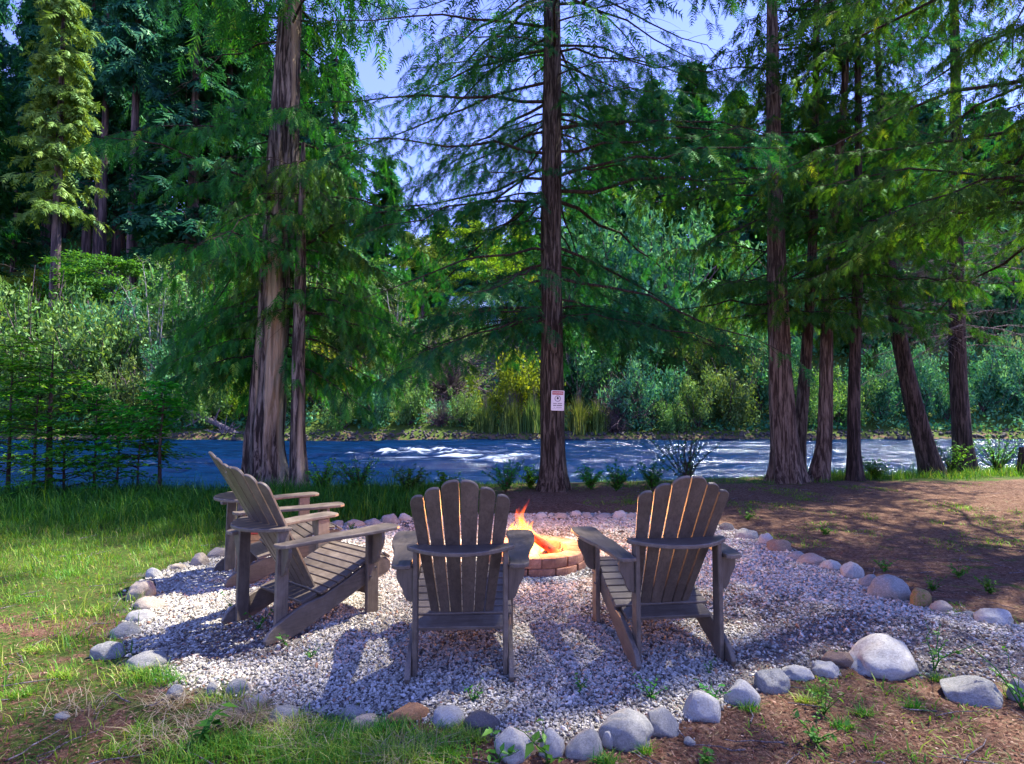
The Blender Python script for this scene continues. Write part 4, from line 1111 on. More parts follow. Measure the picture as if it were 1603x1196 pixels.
# lawn to the left
P_, ts, rr = tufted(92000, (-9.5, -.9, 1.9, 9.0), lambda x, y: not_gravel(x, y) * np.clip(sst((-x - .8) / .8) * (.9 + .3 * sst((y - 2.7) / .8)) * (.30 + .9 * sst((y - 4.3) / 2) + .5 * (fbm(x * 1.3, y * 1.3, 60, 3) - .45) * 2), 0, 1), 5)
tall = sst((P_[:, 1] - 5.6) / 1.8)
hh = (.065 + .115 * tall) * ts * rr.uniform(.6, 1.4, len(ts)); 
grass_obj('lawn_grass', 'green grass growing thick on the lawn beside the gravel', P_, hh, .004 + .0035 * tall, rr.uniform(.2, 1.1, len(ts)), np.clip(rr.normal(.60, .19, len(ts)) - .38 * tall, 0, 1), M['grass'])
# bank edge grass
P_, ts, rr = tufted(45000, (-9, 13, 7.2, 13.2), lambda x, y: ((y < edge_near(x) + .9) & (y > 6.2)) * np.clip(sst((y - edge_near(x) + 1.1) / .8) * (.25 + .75 * sst((x - 4.8) / 1.5) + .6 * sst((-x - .3) / 1)) * (.3 + 1.2 * (fbm(x * 1.1, y * 1.1, 62, 3) > .47)), 0, 1), 6, 9, .05)
grass_obj('bank_grass', 'bright green ground cover along the river bank edge', P_, (.07 + .06 * sst((P_[:, 0] - 4.5) / 2)) * ts * rr.uniform(.6, 1.4, len(ts)), .008, rr.uniform(.2, 1.2, len(ts)), np.clip(rr.normal(.55, .2, len(ts)), 0, .95), M['grass'])
# tufts among the lower border, clumps by the stones
cl = [(236, 1010, 30), (215, 1060, 40), (255, 1065, 40), (300, 1060, 30), (345, 1100, 26), (470, 1150, 60), (520, 1160, 60), (560, 1180, 60), (600, 1150, 40), (655, 1165, 45), (690, 1185, 45), (720, 1150, 30), (430, 1185, 60), (370, 1170, 50), (300, 1190, 60),
      (230, 1150, 30), (1175, 1112, 12), (1262, 1100, 14), (1280, 1085, 12), (1320, 1140, 14), (1350, 1120, 12), (1466, 1066, 10), (830, 1150, 12), (950, 1196, 14), (1010, 1180, 10), (520, 1140, 30), (595, 1195, 60), (650, 1196, 40), (740, 1160, 20), (1430, 1110, 12), (1590, 1090, 14),
      (100, 1060, 20), (30, 1090, 22), (60, 1020, 20), (150, 960, 24), (100, 900, 30), (40, 940, 30), (190, 1180, 20), (480, 1196, 60)]
PP = []; HH = []; RN = []
rr = np.random.default_rng(9)
for u, v, rad in cl:
    x0, y0 = gp(u, v); n = int(8 * rad); s = rad / F_PX * y0
    PP.append(np.stack([x0 + rr.normal(0, s * .6, n), y0 + rr.normal(0, s * .35, n)], -1)); HH.append(rr.uniform(.03, .085, n) * (1.2 if rad > 35 else .9)); RN.append(np.clip(rr.normal(rr.uniform(.35, .85), .16, n), 0, 1))
PP = np.concatenate(PP); k = ~inside(PP[:, 0], PP[:, 1] - .02); HH = np.concatenate(HH)[k]; RN = np.concatenate(RN)[k]; PP = PP[k]
grass_obj('border_grass', 'grass tufts growing between the border stones', PP, HH, .0035, rr.uniform(.3, 1.3, len(PP)), RN, M['grass'], 8)
# sparse weeds on the dirt
P_, ts, rr = tufted(20000, (1.0, 9, 2.0, 9.8), lambda x, y: not_gravel(x, y) * (fbm(x * 1.4 + 9, y * 1.4, 64, 3) > .55) * .8, 11, 12, .045)
grass_obj('yard_weeds', 'sparse low weeds scattered over the brown dirt yard', P_, (.035) * ts * rr.uniform(.6, 1.4, len(ts)), .007, rr.uniform(.5, 1.4, len(ts)), np.clip(rr.normal(.62, .15, len(ts)), 0, .95), M['grass'], cat='weeds')
# dead grass
PP = []; rr = np.random.default_rng(19)
for u, v, rad, n in ((262, 1105, 30, 150), (385, 1125, 24, 420), (450, 1140, 20, 150), (330, 1130, 40, 130), (250, 1160, 50, 130), (120, 1110, 40, 80), (660, 1180, 30, 120), (620, 1190, 30, 120), (480, 1175, 40, 120)):
    x0, y0 = gp(u, v); s = rad / F_PX * y0; PP.append(np.stack([x0 + rr.normal(0, s * .6, n), y0 + rr.normal(0, s * .4, n)], -1))
PP = np.concatenate(PP)
grass_obj('dead_grass', 'flattened tan dead grass at the lower gravel corner', PP, rr.uniform(.05, .11, len(PP)), .0028, rr.uniform(1.2, 2.2, len(PP)), rr.random(len(PP)), M['drygrass'], 12)

# brown litter: needles and flakes
def litter():
    rr = np.random.default_rng(23); n = 150000
    y = 2.0 + 8.2 * rr.random(n) ** 1.7; x = rr.uniform(-1, 1, n) * (y * .95 + .3)
    gin = inside(x, y); g = green_amt(x, y)
    k = (~gin & (rr.random(n) < 1 - .55 * g)) | (gin & (rr.random(n) < .035 + .30 * (fbm(x * 1.5, y * 1.5, 50, 4) > .60)))
    k &= y < edge_near(x) - .05; k &= np.hypot(x - PX, y - PY) > .45
    x, y, gin = x[k], y[k], gin[k]; n = len(x)
    z = terrain(x, y) + np.where(gin, .016, .003) + rr.uniform(0, .006, n)
    flake = rr.random(n) < .16; L = np.where(flake, rr.uniform(.008, .022, n), rr.uniform(.015, .045, n)) * (.8 + .08 * y); W = np.where(flake, L * .6, .0022 + .0003 * y)
    tv = np.array([[-.5, 0, 0], [0, .5, .12], [.5, 0, 0], [0, -.5, .12]]); tf = np.array([[0, 1, 2, 3]])
    az = rr.uniform(0, 6.28, n); Xd = np.stack([np.cos(az), np.sin(az), rr.normal(0, .12, n)], -1); Z = np.stack([rr.normal(0, .25, n), rr.normal(0, .25, n), np.ones(n)], -1)
    V, Fq = stampq(tv, tf, np.stack([x, y, z], -1), Xd, Z, np.stack([L, W, W], -1))
    rnd = np.clip(rr.beta(1.3, 1.5, n), 0, 1)
    tag(link('needle_litter', nmesh('needle_litter', V, Fq, M['dryleaf'], False, attr={'rnd': rnd})), 'brown needle and leaf litter over the bare forest floor', 'litter', kind='stuff')
litter()

def fallen_twigs():
    rr = np.random.default_rng(29); n = 420; y = 2.1 + 7.5 * rr.random(n) ** 1.4; x = rr.uniform(-1, 1, n) * (y * .95)
    k = ~inside(x, y) & (y < edge_near(x) - .1) | (rr.random(n) < .06); k &= np.hypot(x - PX, y - PY) > .5; x, y = x[k], y[k]; n = len(x); t = np.linspace(0, 1, 5)
    az = rr.uniform(0, 3.14, n); L = rr.uniform(.06, .28, n); P = np.zeros((n, 5, 3))
    P[..., 0] = x[:, None] + np.cos(az)[:, None] * L[:, None] * (t - .5) + rr.normal(0, .006, (n, 5)); P[..., 1] = y[:, None] + np.sin(az)[:, None] * L[:, None] * (t - .5) + rr.normal(0, .006, (n, 5))
    P[..., 2] = terrain(P[..., 0], P[..., 1]) + .010 + rr.uniform(0, .012, (n, 1)) + rr.uniform(0, .006, (n, 5))
    V, Fq = tubes(P, rr.uniform(.0015, .0042, n)[:, None] * (1 - .5 * t), 5)
    tag(link('fallen_twigs', nmesh('fallen_twigs', V, Fq, M['greytwig'], True)), 'small dry twigs strewn over the forest floor', 'twigs', kind='stuff')
fallen_twigs()

# small leafy plants
def leaf_t():  # folded leaf, 2 quads
    return np.array([[0, 0, 0], [.35, .26, .05], [1, 0, -.08], [.35, -.26, .05], [.5, 0, -.03]]), np.array([[0, 1, 2, 4], [0, 4, 2, 3]])
LT = leaf_t()
def plant_geo(seed, h, nst, nl, ls, spread):
    rr = np.random.default_rng(seed); m = 6; t = np.linspace(0, 1, m); az = rr.uniform(0, 6.28, nst)
    d = np.stack([np.cos(az), np.sin(az)], -1); hh = h * rr.uniform(.55, 1.1, nst); sp = spread * rr.uniform(.3, 1.2, nst)
    P = np.zeros((nst, m, 3)); P[..., :2] = d[:, None] * (sp[:, None] * t ** 1.4)[..., None]; P[..., 2] = hh[:, None] * t
    P[:, 1:] += rr.normal(0, .025 * h, (nst, m - 1, 3))
    wood = tubes(P, np.broadcast_to((.012 * h + .0012) * (1 - .75 * t), (nst, m)), 4)
    q = rr.uniform(.15, 1, (nst, nl)); j = np.clip((q * (m - 1)).astype(int), 0, m - 2); f = (q * (m - 1) - j)[..., None]; si = np.arange(nst)[:, None]
    lp = (P[si, j] * (1 - f) + P[si, j + 1] * f).reshape(-1, 3); a = rr.uniform(0, 6.28, len(lp))
    X = np.stack([np.cos(a), np.sin(a), rr.normal(.1, .4, len(lp))], -1); Z = np.stack([rr.normal(0, .3, len(lp)), rr.normal(0, .3, len(lp)), np.ones(len(lp))], -1)
    V, Fq, A = stamp_multi([LT], lp, X, Z, ls * rr.uniform(.5, 1.25, len(lp)), rr)
    return wood, (V, Fq, A)
def plant(name, label, cat, loc, geo, folm, woodm=None, group=None):
    o = empty(name, loc); tag(o, label, cat, group); (wv, wf), (V, Fq, A) = geo
    part('stem', nmesh('stem', wv, wf, woodm or M['weed'], True, attr={'rnd': np.full(len(wf), .3)}), o)
    part('foliage', nmesh('foliage', V, Fq, folm, False, attr={'rnd': A}), o)
    return o
for i, (u, v, h, nst, nl, ls, lb) in enumerate([
        (858, 1196, .17, 3, 5, .055, 'broad-leaved green seedling in front of the round pale stones'),
        (780, 1196, .10, 4, 4, .045, 'low broad-leaved weed beside the large round stone'),
        (1278, 1165, .12, 7, 8, .030, 'leafy green weed on the litter below the whitish stones'),
        (1290, 1120, .13, 8, 8, .026, 'sunlit leafy weed clump in front of the low whitish stone'),
        (1462, 1050, .24, 4, 10, .030, 'upright leafy sprig beside the largest boulder'),
        (1115, 1038 + 62, .10, 7, 7, .022, 'small bright weed below the angled chair foot'),
        (740, 1100, .09, 7, 7, .018, 'tiny weed in the gravel by the middle chair rear foot'),
        (1020, 1095, .10, 9, 8, .020, 'low weed patch on the gravel behind the angled chair'),
        (908, 1085, .09, 6, 6, .018, 'sparse weed on the gravel between the two back-turned chairs'),
        (446, 1010, .09, 3, 4, .035, 'single bright leaf sprout at the profile chair foot'),
        (370, 960, .14, 6, 7, .030, 'leafy weed growing through the gravel behind the profile chair'),
        (487, 1032, .07, 7, 6, .018, 'flat green weed on the gravel beside the profile chair'),
        (405, 985, .11, 6, 6, .026, 'weed under the profile chair between its skids'),
        (1110, 1055, .07, 5, 6, .02, 'little weed beside the angled chair skid tip'),
        (1306, 1035, .06, 5, 5, .02, 'tiny green sprout on the gravel above the reddish rock'),
        (1385, 895, .12, 10, 9, .028, 'fern-like green weed on the dirt behind the big banded boulder'),
        (1460, 925, .10, 10, 9, .026, 'yellow-green weed cluster on the dirt behind the mossy stone'),
        (1550, 930, .12, 12, 9, .030, 'spreading green weed on the dirt near the long pale stone'),
        (1500, 905, .10, 12, 9, .030, 'pale weed patch on the dirt upslope of the flat-topped stone'),
        (1170, 815, .13, 14, 9, .035, 'bright weed patch on the dirt behind the angled chair back'),
        (1292, 838, .11, 12, 9, .035, 'yellow-green weed tuft alone in the brown dirt yard'),
        (552, 832, .10, 10, 6, .024, 'pale yellow sprout before the long tan far stone'),
        (1600, 1110, .22, 6, 8, .03, 'tall green weed at the picture edge by the cut stone'),
        (310, 1175, .13, 5, 6, .06, 'wide-leaved dark green plant in the dead grass'),
        (1100, 1196, .06, 7, 7, .03, 'low leafy weed below the tiny knobbly pebble')]):
    x, y = gp(u, v); plant('weed_plant', lb, 'plant', (x, y, .0), plant_geo(100 + i, h, nst, nl, ls, h * .8), M['weed'])

# shrubs on the near bank
for i, (u, v, h, n_, mt, lb) in enumerate([
        (1075, 763, .95, 16, 'maple', 'spindly leafy shrub rising against the water behind the angled chair'),
        (1020, 766, .45, 22, 'maple', 'low shrub at the bank behind the angled chair'),
        (965, 770, .40, 24, 'maple', 'low spreading green shrub past the tall conifer roots'),
        (925, 768, .35, 20, 'sapling', 'small dark shrub against the foot of the tall conifer'),
        (792, 772, .50, 22, 'maple', 'bright small shrub just behind the flames'),
        (830, 764, .36, 18, 'sapling', 'low shrub at the base of the tall conifer toward the fire'),
        (560, 774, .55, 30, 'maple', 'green bank shrub beyond the sideways chair arms'),
        (640, 778, .42, 30, 'maple', 'low bank shrub behind the middle chair'),
        (700, 778, .36, 26, 'sapling', 'dark bank shrub behind the middle chair back'),
        (505, 772, .50, 22, 'sapling', 'shrub next to the slender cedar trunk'),
        (1370, 752, .35, 26, 'sapling', 'low shrub between the slim dark trunk and the leaning trunk'),
        (1490, 742, .65, 24, 'sapling', 'leafy shrub between leaning and upright dark trunks'),
        (1560, 738, .85, 26, 'sapling', 'thin shrub against the water beside the broken stump')]):
    x, y = gp(u, v); y = min(y, edge_near(np.array([x]))[0] + .6); z = tz(x, y)
    plant('bank_shrub', lb, 'shrub', (x, y, z), plant_geo(140 + i, h, n_ + 6, 26, .062, h * .7), M[mt], M['twig'])

# saplings at the left by the water
def sapling_geo(seed, H, z0, rad, tiers):
    rr = np.random.default_rng(seed); nb = tiers * 4; z = z0 + (H - z0) * np.clip((np.repeat(np.arange(tiers), 4) + rr.uniform(-.3, .9, nb)) / tiers, 0, 1)
    az = rr.uniform(0, 6.28, nb); L = rad * (1.15 - .75 * (z - z0) / (H - z0)) * rr.uniform(.6, 1.15, nb); m = 6; t = np.linspace(0, 1, m)
    P = np.zeros((nb, m, 3)); P[..., 0] = np.cos(az)[:, None] * L[:, None] * t; P[..., 1] = np.sin(az)[:, None] * L[:, None] * t; P[..., 2] = z[:, None] + L[:, None] * (.28 * t - .30 * t ** 2)
    wood = tubes(P, np.broadcast_to(.008 * (1 - .8 * t), (nb, m)), 4)
    nl = 32; q = rr.uniform(.2, 1, (nb, nl)); j = np.clip((q * (m - 1)).astype(int), 0, m - 2); f = (q * (m - 1) - j)[..., None]; si = np.arange(nb)[:, None]
    lp = P[si, j] * (1 - f) + P[si, j + 1] * f; lp = lp + rr.normal(0, 1, lp.shape) * np.array([.10, .10, .022]); lp = lp.reshape(-1, 3)
    a = np.repeat(az, nl) + rr.normal(0, 1.0, len(lp)); X = np.stack([np.cos(a), np.sin(a), rr.normal(-.12, .15, len(lp))], -1); Z = np.stack([rr.normal(0, .22, len(lp)), rr.normal(0, .22, len(lp)), np.ones(len(lp))], -1)
    return wood, stamp_multi([LT], lp, X, Z, .105 * rr.uniform(.5, 1.25, len(lp)), rr)
for i, (u, v, vt, rad, w, lb) in enumerate([
        (76, 775, 530, 1.0, 10, 'tallest dark sapling with layered green leaves by the water'),
        (52, 778, 560, .8, 5, 'thin leaning sapling close beside the tallest one'),
        (146, 775, 600, .8, 4, 'slim sapling in the gap between the tallest and the lone dark one'),
        (250, 778, 600, .65, 6, 'lone thin dark sapling nearest the peeling cedar'),
        (12, 775, 540, .9, 6, 'leafy sapling cut off by the picture edge'),
        (182, 776, 640, .6, 3.5, 'short thin sapling with low leafy tiers'),
        (100, 780, 660, .8, 4, 'short bushy sapling below the tallest one'),
        (215, 776, 660, .6, 3, 'smallest sapling beside the lone dark one'),
        (-40, 778, 500, 1.1, 6, 'sapling beyond the picture edge reaching in')]):
    x, y = gp(u, v); H_ = pl(u, vt, y)[2]
    o = empty('sapling_tree', (x, y, 0)); tag(o, lb, 'sapling')
    V, Fq = trunk_geo([(0, 0, -.05), (.02 * (i % 3 - 1), 0, H_ * .5), (.05 * (i % 2), 0, H_)], [w / F_PX * y / 2, w / F_PX * y / 3, .003], sides=8, ridge=.04, flare=.25, seed=i)
    part('trunk', nmesh('trunk', V, Fq, M['darkbark'], True), o)
    (bv, bf), (V, Fq, A) = sapling_geo(170 + i, H_, [.25, .7, .5, .95, .3, .2, .15, .4, .3][i], rad * [1.1, .7, .8, .8, 1, 1, .8, 1.1, 1][i], 8)
    part('branches', nmesh('branches', bv, bf, M['twig'], True), o); part('crown', nmesh('crown', V, Fq, M['sapling'], False, attr={'rnd': A}), o)

# ------------------------------------------------------------------ far bank shrubs
def bush_geo(seed, n=6000, ls=.155, style='round', nst=26):
    rr = np.random.default_rng(seed); m = 6; t = np.linspace(0, 1, m)
    az = rr.uniform(0, 6.28, nst); el = rr.uniform(.35, 1.35, nst); L = rr.uniform(.65, 1.05, nst)
    d = np.stack([np.cos(az) * np.cos(el), np.sin(az) * np.cos(el), np.sin(el)], -1)
    if style == 'reed': d = norm(d * [.35, .35, 1] + [0, 0, .6])
    P = d[:, None] * (L[:, None] * t)[..., None]; P[:, 1:] += rr.normal(0, .03, (nst, m - 1, 3)); P[..., 2] += .08 * t
    wood = tubes(P, np.broadcast_to(.014 * (1 - .8 * t), (nst, m)), 4)
    # leaf clumps round the upper stems
    ncl = nst * 5; ci = rr.integers(0, nst, ncl); q = rr.uniform(.3, 1.02, ncl)
    cen = d[ci] * (L[ci] * q)[:, None] + rr.normal(0, .07, (ncl, 3)); cr = rr.uniform(.08, .17, ncl)
    li = rr.integers(0, ncl, n); g_ = norm(rr.normal(0, 1, (n, 3)))
    lp = cen[li] + g_ * (cr[li] * rr.uniform(.3, 1.1, n))[:, None]; lp[:, 2] = np.abs(lp[:, 2])
    X = norm(rr.normal(0, 1, (n, 3)) + [0, 0, .35 if style != 'reed' else 2.2]); Z = norm(g_ + rr.normal(0, .5, (n, 3)) + [0, 0, .6])
    V, Fq, A = stamp_multi([(LT[0] * ([1, .8, 1] if style == 'round' else [1.9, .35, 1]), LT[1])], lp, X, Z, ls * .42 * rr.uniform(.5, 1.3, n), rr)
    A = np.clip(A + np.repeat(rr.normal(0, .15, ncl)[li], 2)[:len(A)], 0, 1)
    return wood, (V, Fq, A)
def brush_geo(seed, nst=90):
    rr = np.random.default_rng(seed); m = 7; t = np.linspace(0, 1, m); az = rr.uniform(0, 6.28, nst); el = rr.uniform(.25, 1.4, nst); L = rr.uniform(.5, 1.1, nst)
    d = np.stack([np.cos(az) * np.cos(el), np.sin(az) * np.cos(el), np.sin(el)], -1)
    P = d[:, None] * (L[:, None] * t)[..., None]; P[:, 1:] += np.cumsum(rr.normal(0, .022, (nst, m - 1, 3)), axis=1); P[..., 2] -= .25 * (t ** 2) * L[:, None]; P[..., 2] = np.abs(P[..., 2])
    a = tubes(P, np.broadcast_to(.009 * (1 - .8 * t), (nst, m)), 3)
    k = nst * 7; si = rr.integers(0, nst, k); j = rr.integers(1, m - 1, k); b0 = P[si, j]; dd = norm(d[si] + rr.normal(0, .6, (k, 3))); t3 = np.linspace(0, 1, 3)
    S = b0[:, None] + dd[:, None] * (rr.uniform(.1, .32, k)[:, None] * t3)[..., None]; S[:, 1:] += rr.normal(0, .015, (k, 2, 3))
    return merge([a, tubes(S, np.broadcast_to(.0045 * (1 - .7 * t3), (k, 3)), 3)])
BG = {}
BM = {'w0': (bush_geo(200), 'willow'), 'w1': (bush_geo(201), 'willow'), 'y0': (bush_geo(202), 'yellow'), 'm0': (bush_geo(203), 'maple'), 't0': (bush_geo(204), 'teal'), 't1': (bush_geo(205), 'teal'), 'r0': (bush_geo(206, 3600, .2, 'reed'), 'reed')}
MESHES = {}
for k_, (g_, mt) in BM.items():
    (wv, wf), (V, Fq, A) = g_
    MESHES[k_] = (nmesh('stems', wv, wf, M['brush'], True), nmesh('foliage', V, Fq, M[mt], False, attr={'rnd': A}))
BR = [nmesh('twigs', *brush_geo(210 + i), M['brush'], True) for i in range(2)]
_r = np.random.default_rng(66); _n = 620; _a = _r.uniform(0, 6.283, _n); _q = np.abs(_r.normal(0, .34, _n)) * (1 + .5 * np.sin(_a * 3))
_V, _Q, _T, _A = blades(np.cos(_a) * _q, np.sin(_a) * _q, 0.0 * _a, _r.uniform(.25, 1.0, _n) * np.clip(1.15 - .7 * _q, .2, 1), .030, _r.uniform(.1, 1.0, _n), _r, np.clip(_r.normal(.35, .25, _n), 0, 1))
MESHES['r0'] = (MESHES['r0'][0], nmesh('foliage', _V, [_Q, _T], M['reed'], False, attr={'rnd': _A}))
MESHES['y1'] = (MESHES['w1'][0], nmesh('foliage', BM['w1'][0][1][0], BM['w1'][0][1][1], M['yellow'], attr={'rnd': BM['w1'][0][1][2]}))
def far_at(u, v, D, dz=0): 
    x = (u - U0) / F_PX * D; return x, D, tz(x, D)
def bush(u, vb, wpx, hpx, kind, D, label, cat='shrub', group=None, name='shrub'):
    """wpx,hpx: size in photo px; stands on the terrain at distance D"""
    x = (u - U0) / F_PX * D; z = tz(x, D); Hh = hpx / F_PX * D; W = max(wpx / F_PX * D / 2, (.62 if kind != 'r0' else .45) * Hh)
    o = empty(name, (x, D, z - .1), rng.uniform(0, 6.28)); tag(o, label, cat, group); o.scale = (W, W, Hh)
    if kind.startswith('b'):
        part('twigs', BR[int(kind[1])], o)
    else:
        part('stems', MESHES[kind][0], o); part('foliage', MESHES[kind][1], o)
    return o
FB = [  # u, w, h, kind, D, label
 (540, 70, 62, 'w0', 37.0, 'olive willow bush on the far bank between the big cedar and the rapids'),
 (590, 62, 78, 't0', 37.4, 'blue-green bush on the far bank under the hanging cedar sprays'),
 (642, 72, 66, 'w1', 37.2, 'pale willow bush over the white rapids'),
 (625, 80, 108, 'w0', 39.5, 'tall pale willow behind the rapids'),
 (690, 66, 58, 'b0', 37.0, 'reddish leafless bush at the far water edge'),
 (726, 70, 56, 'w1', 37.2, 'dull olive bush at the far water edge past the reddish one'),
 (760, 44, 52, 'r0', 36.8, 'pale reeds at the far water edge before the yellow bush'),
 (806, 96, 110, 'y0', 38.6, 'bright yellow-green bush on the far bank beside the signed trunk'),
 (800, 50, 60, 'r0', 36.7, 'pale reed clump below the bright yellow bush'),
 (836, 46, 62, 'r0', 36.8, 'yellow reed clump touching the signed trunk'),
 (905, 56, 62, 'r0', 36.8, 'pale reed clump just past the signed trunk'),
 (935, 46, 56, 'r0', 37.0, 'smaller reed clump beside the pale reeds'),
 (915, 100, 130, 't0', 40.0, 'tall teal bush behind the pale reeds'),
 (968, 86, 100, 'b1', 38.2, 'purplish bare brush mound on the far bank'),
 (960, 60, 44, 'b0', 36.8, 'low purplish brush overhanging the water'),
 (1012, 70, 104, 't1', 38.0, 'blue-green willow beside the purplish brush'),
 (1050, 64, 52, 'w1', 36.9, 'low tan-green bush at the water opposite the leafy shrub'),
 (1092, 80, 78, 'w0', 37.4, 'rounded pale willow on the far bank'),
 (1145, 90, 96, 'w1', 37.8, 'broad pale willow before the thickest bank cedar'),
 (1190, 90, 120, 't0', 39.0, 'tall silvery willow behind the thickest bank cedar'),
 (1125, 110, 130, 'w0', 41.5, 'high grey-green willow up the far bank'),
 (1255, 80, 88, 'w0', 37.8, 'pale bush seen between the thin and curved cedars'),
 (1318, 80, 84, 'w1', 38.0, 'grey-green bush between curved cedar and slim dark trunk'),
 (1378, 90, 86, 't1', 38.4, 'teal bush between the slim dark and leaning trunks'),
 (1440, 84, 96, 't0', 38.6, 'blue-green bush behind the leaning trunk'),
 (1540, 96, 88, 't1', 39.0, 'teal bush past the upright dark conifer'),
 (1480, 80, 60, 't0', 38.6, 'low teal bush between the leaning and upright trunks'),
 (1600, 100, 96, 't1', 39.0, 'teal bush at the picture edge over the river'),
 (60, 130, 150, 'w1', 39.0, 'large pale bush behind the saplings'),
 (150, 120, 150, 'w0', 39.5, 'tall silvery green willow above the saplings'),
 (215, 90, 100, 'w1', 38.0, 'yellowish willow by the fallen log root end'),
 (20, 100, 165, 'w0', 42.0, 'green willow bush at the picture edge above the saplings'),
 (85, 100, 160, 'w1', 44.0, 'tall pale bush up the bank behind the saplings'),
 (100, 80, 90, 'm0', 52.0, 'vivid green bush beside the sunlit pine trunk'),
 (180, 90, 130, 't0', 43.5, 'grey-green shrub up the bank below the bright maple'),
 (290, 80, 110, 't0', 38.8, 'blue-green bush above the fallen log'),
 (330, 90, 86, 'w0', 37.8, 'willow leaning over the fallen log'),
 (378, 70, 90, 'y1', 38.4, 'orange-tinged green bush beside the peeling cedar'),
 (345, 100, 150, 't1', 43.0, 'tall blue-green bush behind the fallen log'),
 (440, 90, 90, 'w1', 38.0, 'bush seen behind the peeling cedar trunks'),
 (500, 70, 110, 'y0', 39.0, 'yellow-green bush seen beyond the slender cedar'),
 (470, 110, 150, 'w0', 44.0, 'tall pale bush above the bank behind the slender cedar'),
 (560, 90, 150, 'b0', 41.5, 'bare grey brush behind the hanging sprays'),
 (700, 110, 120, 'b1', 41.5, 'wide bare purplish brush on the grey slope'),
 (640, 100, 130, 'b0', 43.0, 'bare brush high on the grey slope'),
 (840, 60, 90, 'y0', 52.0, 'yellow-green bush beside the cabin'),
 (300, 90, 150, 'w1', 45.0, 'pale green shrub behind the white-stemmed birch'),
 (1000, 110, 210, 't0', 46.0, 'dark teal shrub high behind the purplish brush'),
 (1060, 100, 190, 't1', 46.0, 'teal shrub high on the bank'),
 (1250, 120, 190, 't1', 47.0, 'shadowed teal shrub behind the curved cedar'),
 (1350, 120, 180, 't0', 47.0, 'shadowed teal shrub behind the slim dark trunk'),
 (1450, 120, 200, 't1', 48.0, 'tall shadowed teal shrub behind the leaning trunk'),
 (1560, 130, 190, 't0', 48.0, 'tall shadowed teal shrub behind the broken stump'),
 (895, 90, 200, 't1', 47.0, 'shadowed shrub high behind the signed trunk'),
]
for u, w, h, kd, D, lb in FB: bush(u, 0, w * 1.15, h * 1.22, kd, D - .75 if D < 39 else D, lb)
for i in range(26):
    u = -520 + i * 108; D = 37.6 + rng.uniform(-.4, 1)
    if -40 < u < 1640: continue
    bush(u, 0, 110, rng.uniform(70, 110), ['w0', 't0', 'w1', 't1'][i % 4], D, 'grey-green willow on the far bank beyond the picture edge', group='willows on the far bank outside the view')

# undergrowth over the far slope
def undergrowth():
    rr = np.random.default_rng(31); n = 40000
    y = 36.2 + 45 * rr.random(n) ** 1.5; x = rr.uniform(-1, 1, n) * (y * 1.0)
    f = edge_far(x); k = y > f + .5
    k &= ~((np.abs(x + 2.0 - (y - 38) * 0) < 6.5) & (y > 40) & (y < 50) & (rr.random(n) < .8))
    x, y = x[k], y[k]; n = len(x); c = fbm(x * .35, y * .35, 70, 3)
    z = terrain(x, y) + rr.uniform(0, 1, n) * (.25 + 1.4 * np.clip(c - .4, 0, 1))
    X = norm(rr.normal(0, 1, (n, 3)) + [0, 0, .6]); Z = norm(rr.normal(0, .6, (n, 3)) + [0, -.3, 1])
    tv, tf = LT; V, Fq = stampq(tv, tf, np.stack([x, y, z], -1), X, Z, rr.uniform(.18, .42, n) * (1 + (y - 37) / 40))
    rn = np.clip(np.repeat(.45 + 1.1 * (c - .5) + rr.normal(0, .15, n), 2), 0, 1)
    tag(link('undergrowth', nmesh('undergrowth', V, Fq, M['teal'], False, attr={'rnd': rn})), 'low green undergrowth covering the slope beyond the river', 'undergrowth', kind='stuff')
undergrowth()
# riprap at far waterline and on the grey slope
def riprap():
    rr = np.random.default_rng(33); bm = bmesh.new(); bmesh.ops.create_icosphere(bm, subdivisions=1, radius=1); tv = np.array([v.co[:] for v in bm.verts]); tf = np.array([[v.index for v in f.verts] for f in bm.faces]); bm.free()
    n = 5000; x = np.concatenate([rr.uniform(-38, 42, 1800), rr.uniform(-9, 4, n - 1800)]); f = edge_far(x)
    y = np.concatenate([f[:1800] + rr.normal(.1, .45, 1800), rr.uniform(40.5, 50, n - 1800)])
    z = terrain(x, y); s = rr.uniform(.04, .13, n); X = norm(rr.normal(0, 1, (n, 3)))
    V, Fq = stampq(tv, tf, np.stack([x, y, z], -1), X, norm(rr.normal(0, 1, (n, 3))), np.stack([s * rr.uniform(.8, 1.5, n), s, s * rr.uniform(.5, .9, n)], -1))
    tag(link('bank_rubble', nmesh('bank_rubble', V, Fq, M['scree'])), 'grey rubble along the far waterline and bare slope', 'rubble', kind='stuff')
riprap()

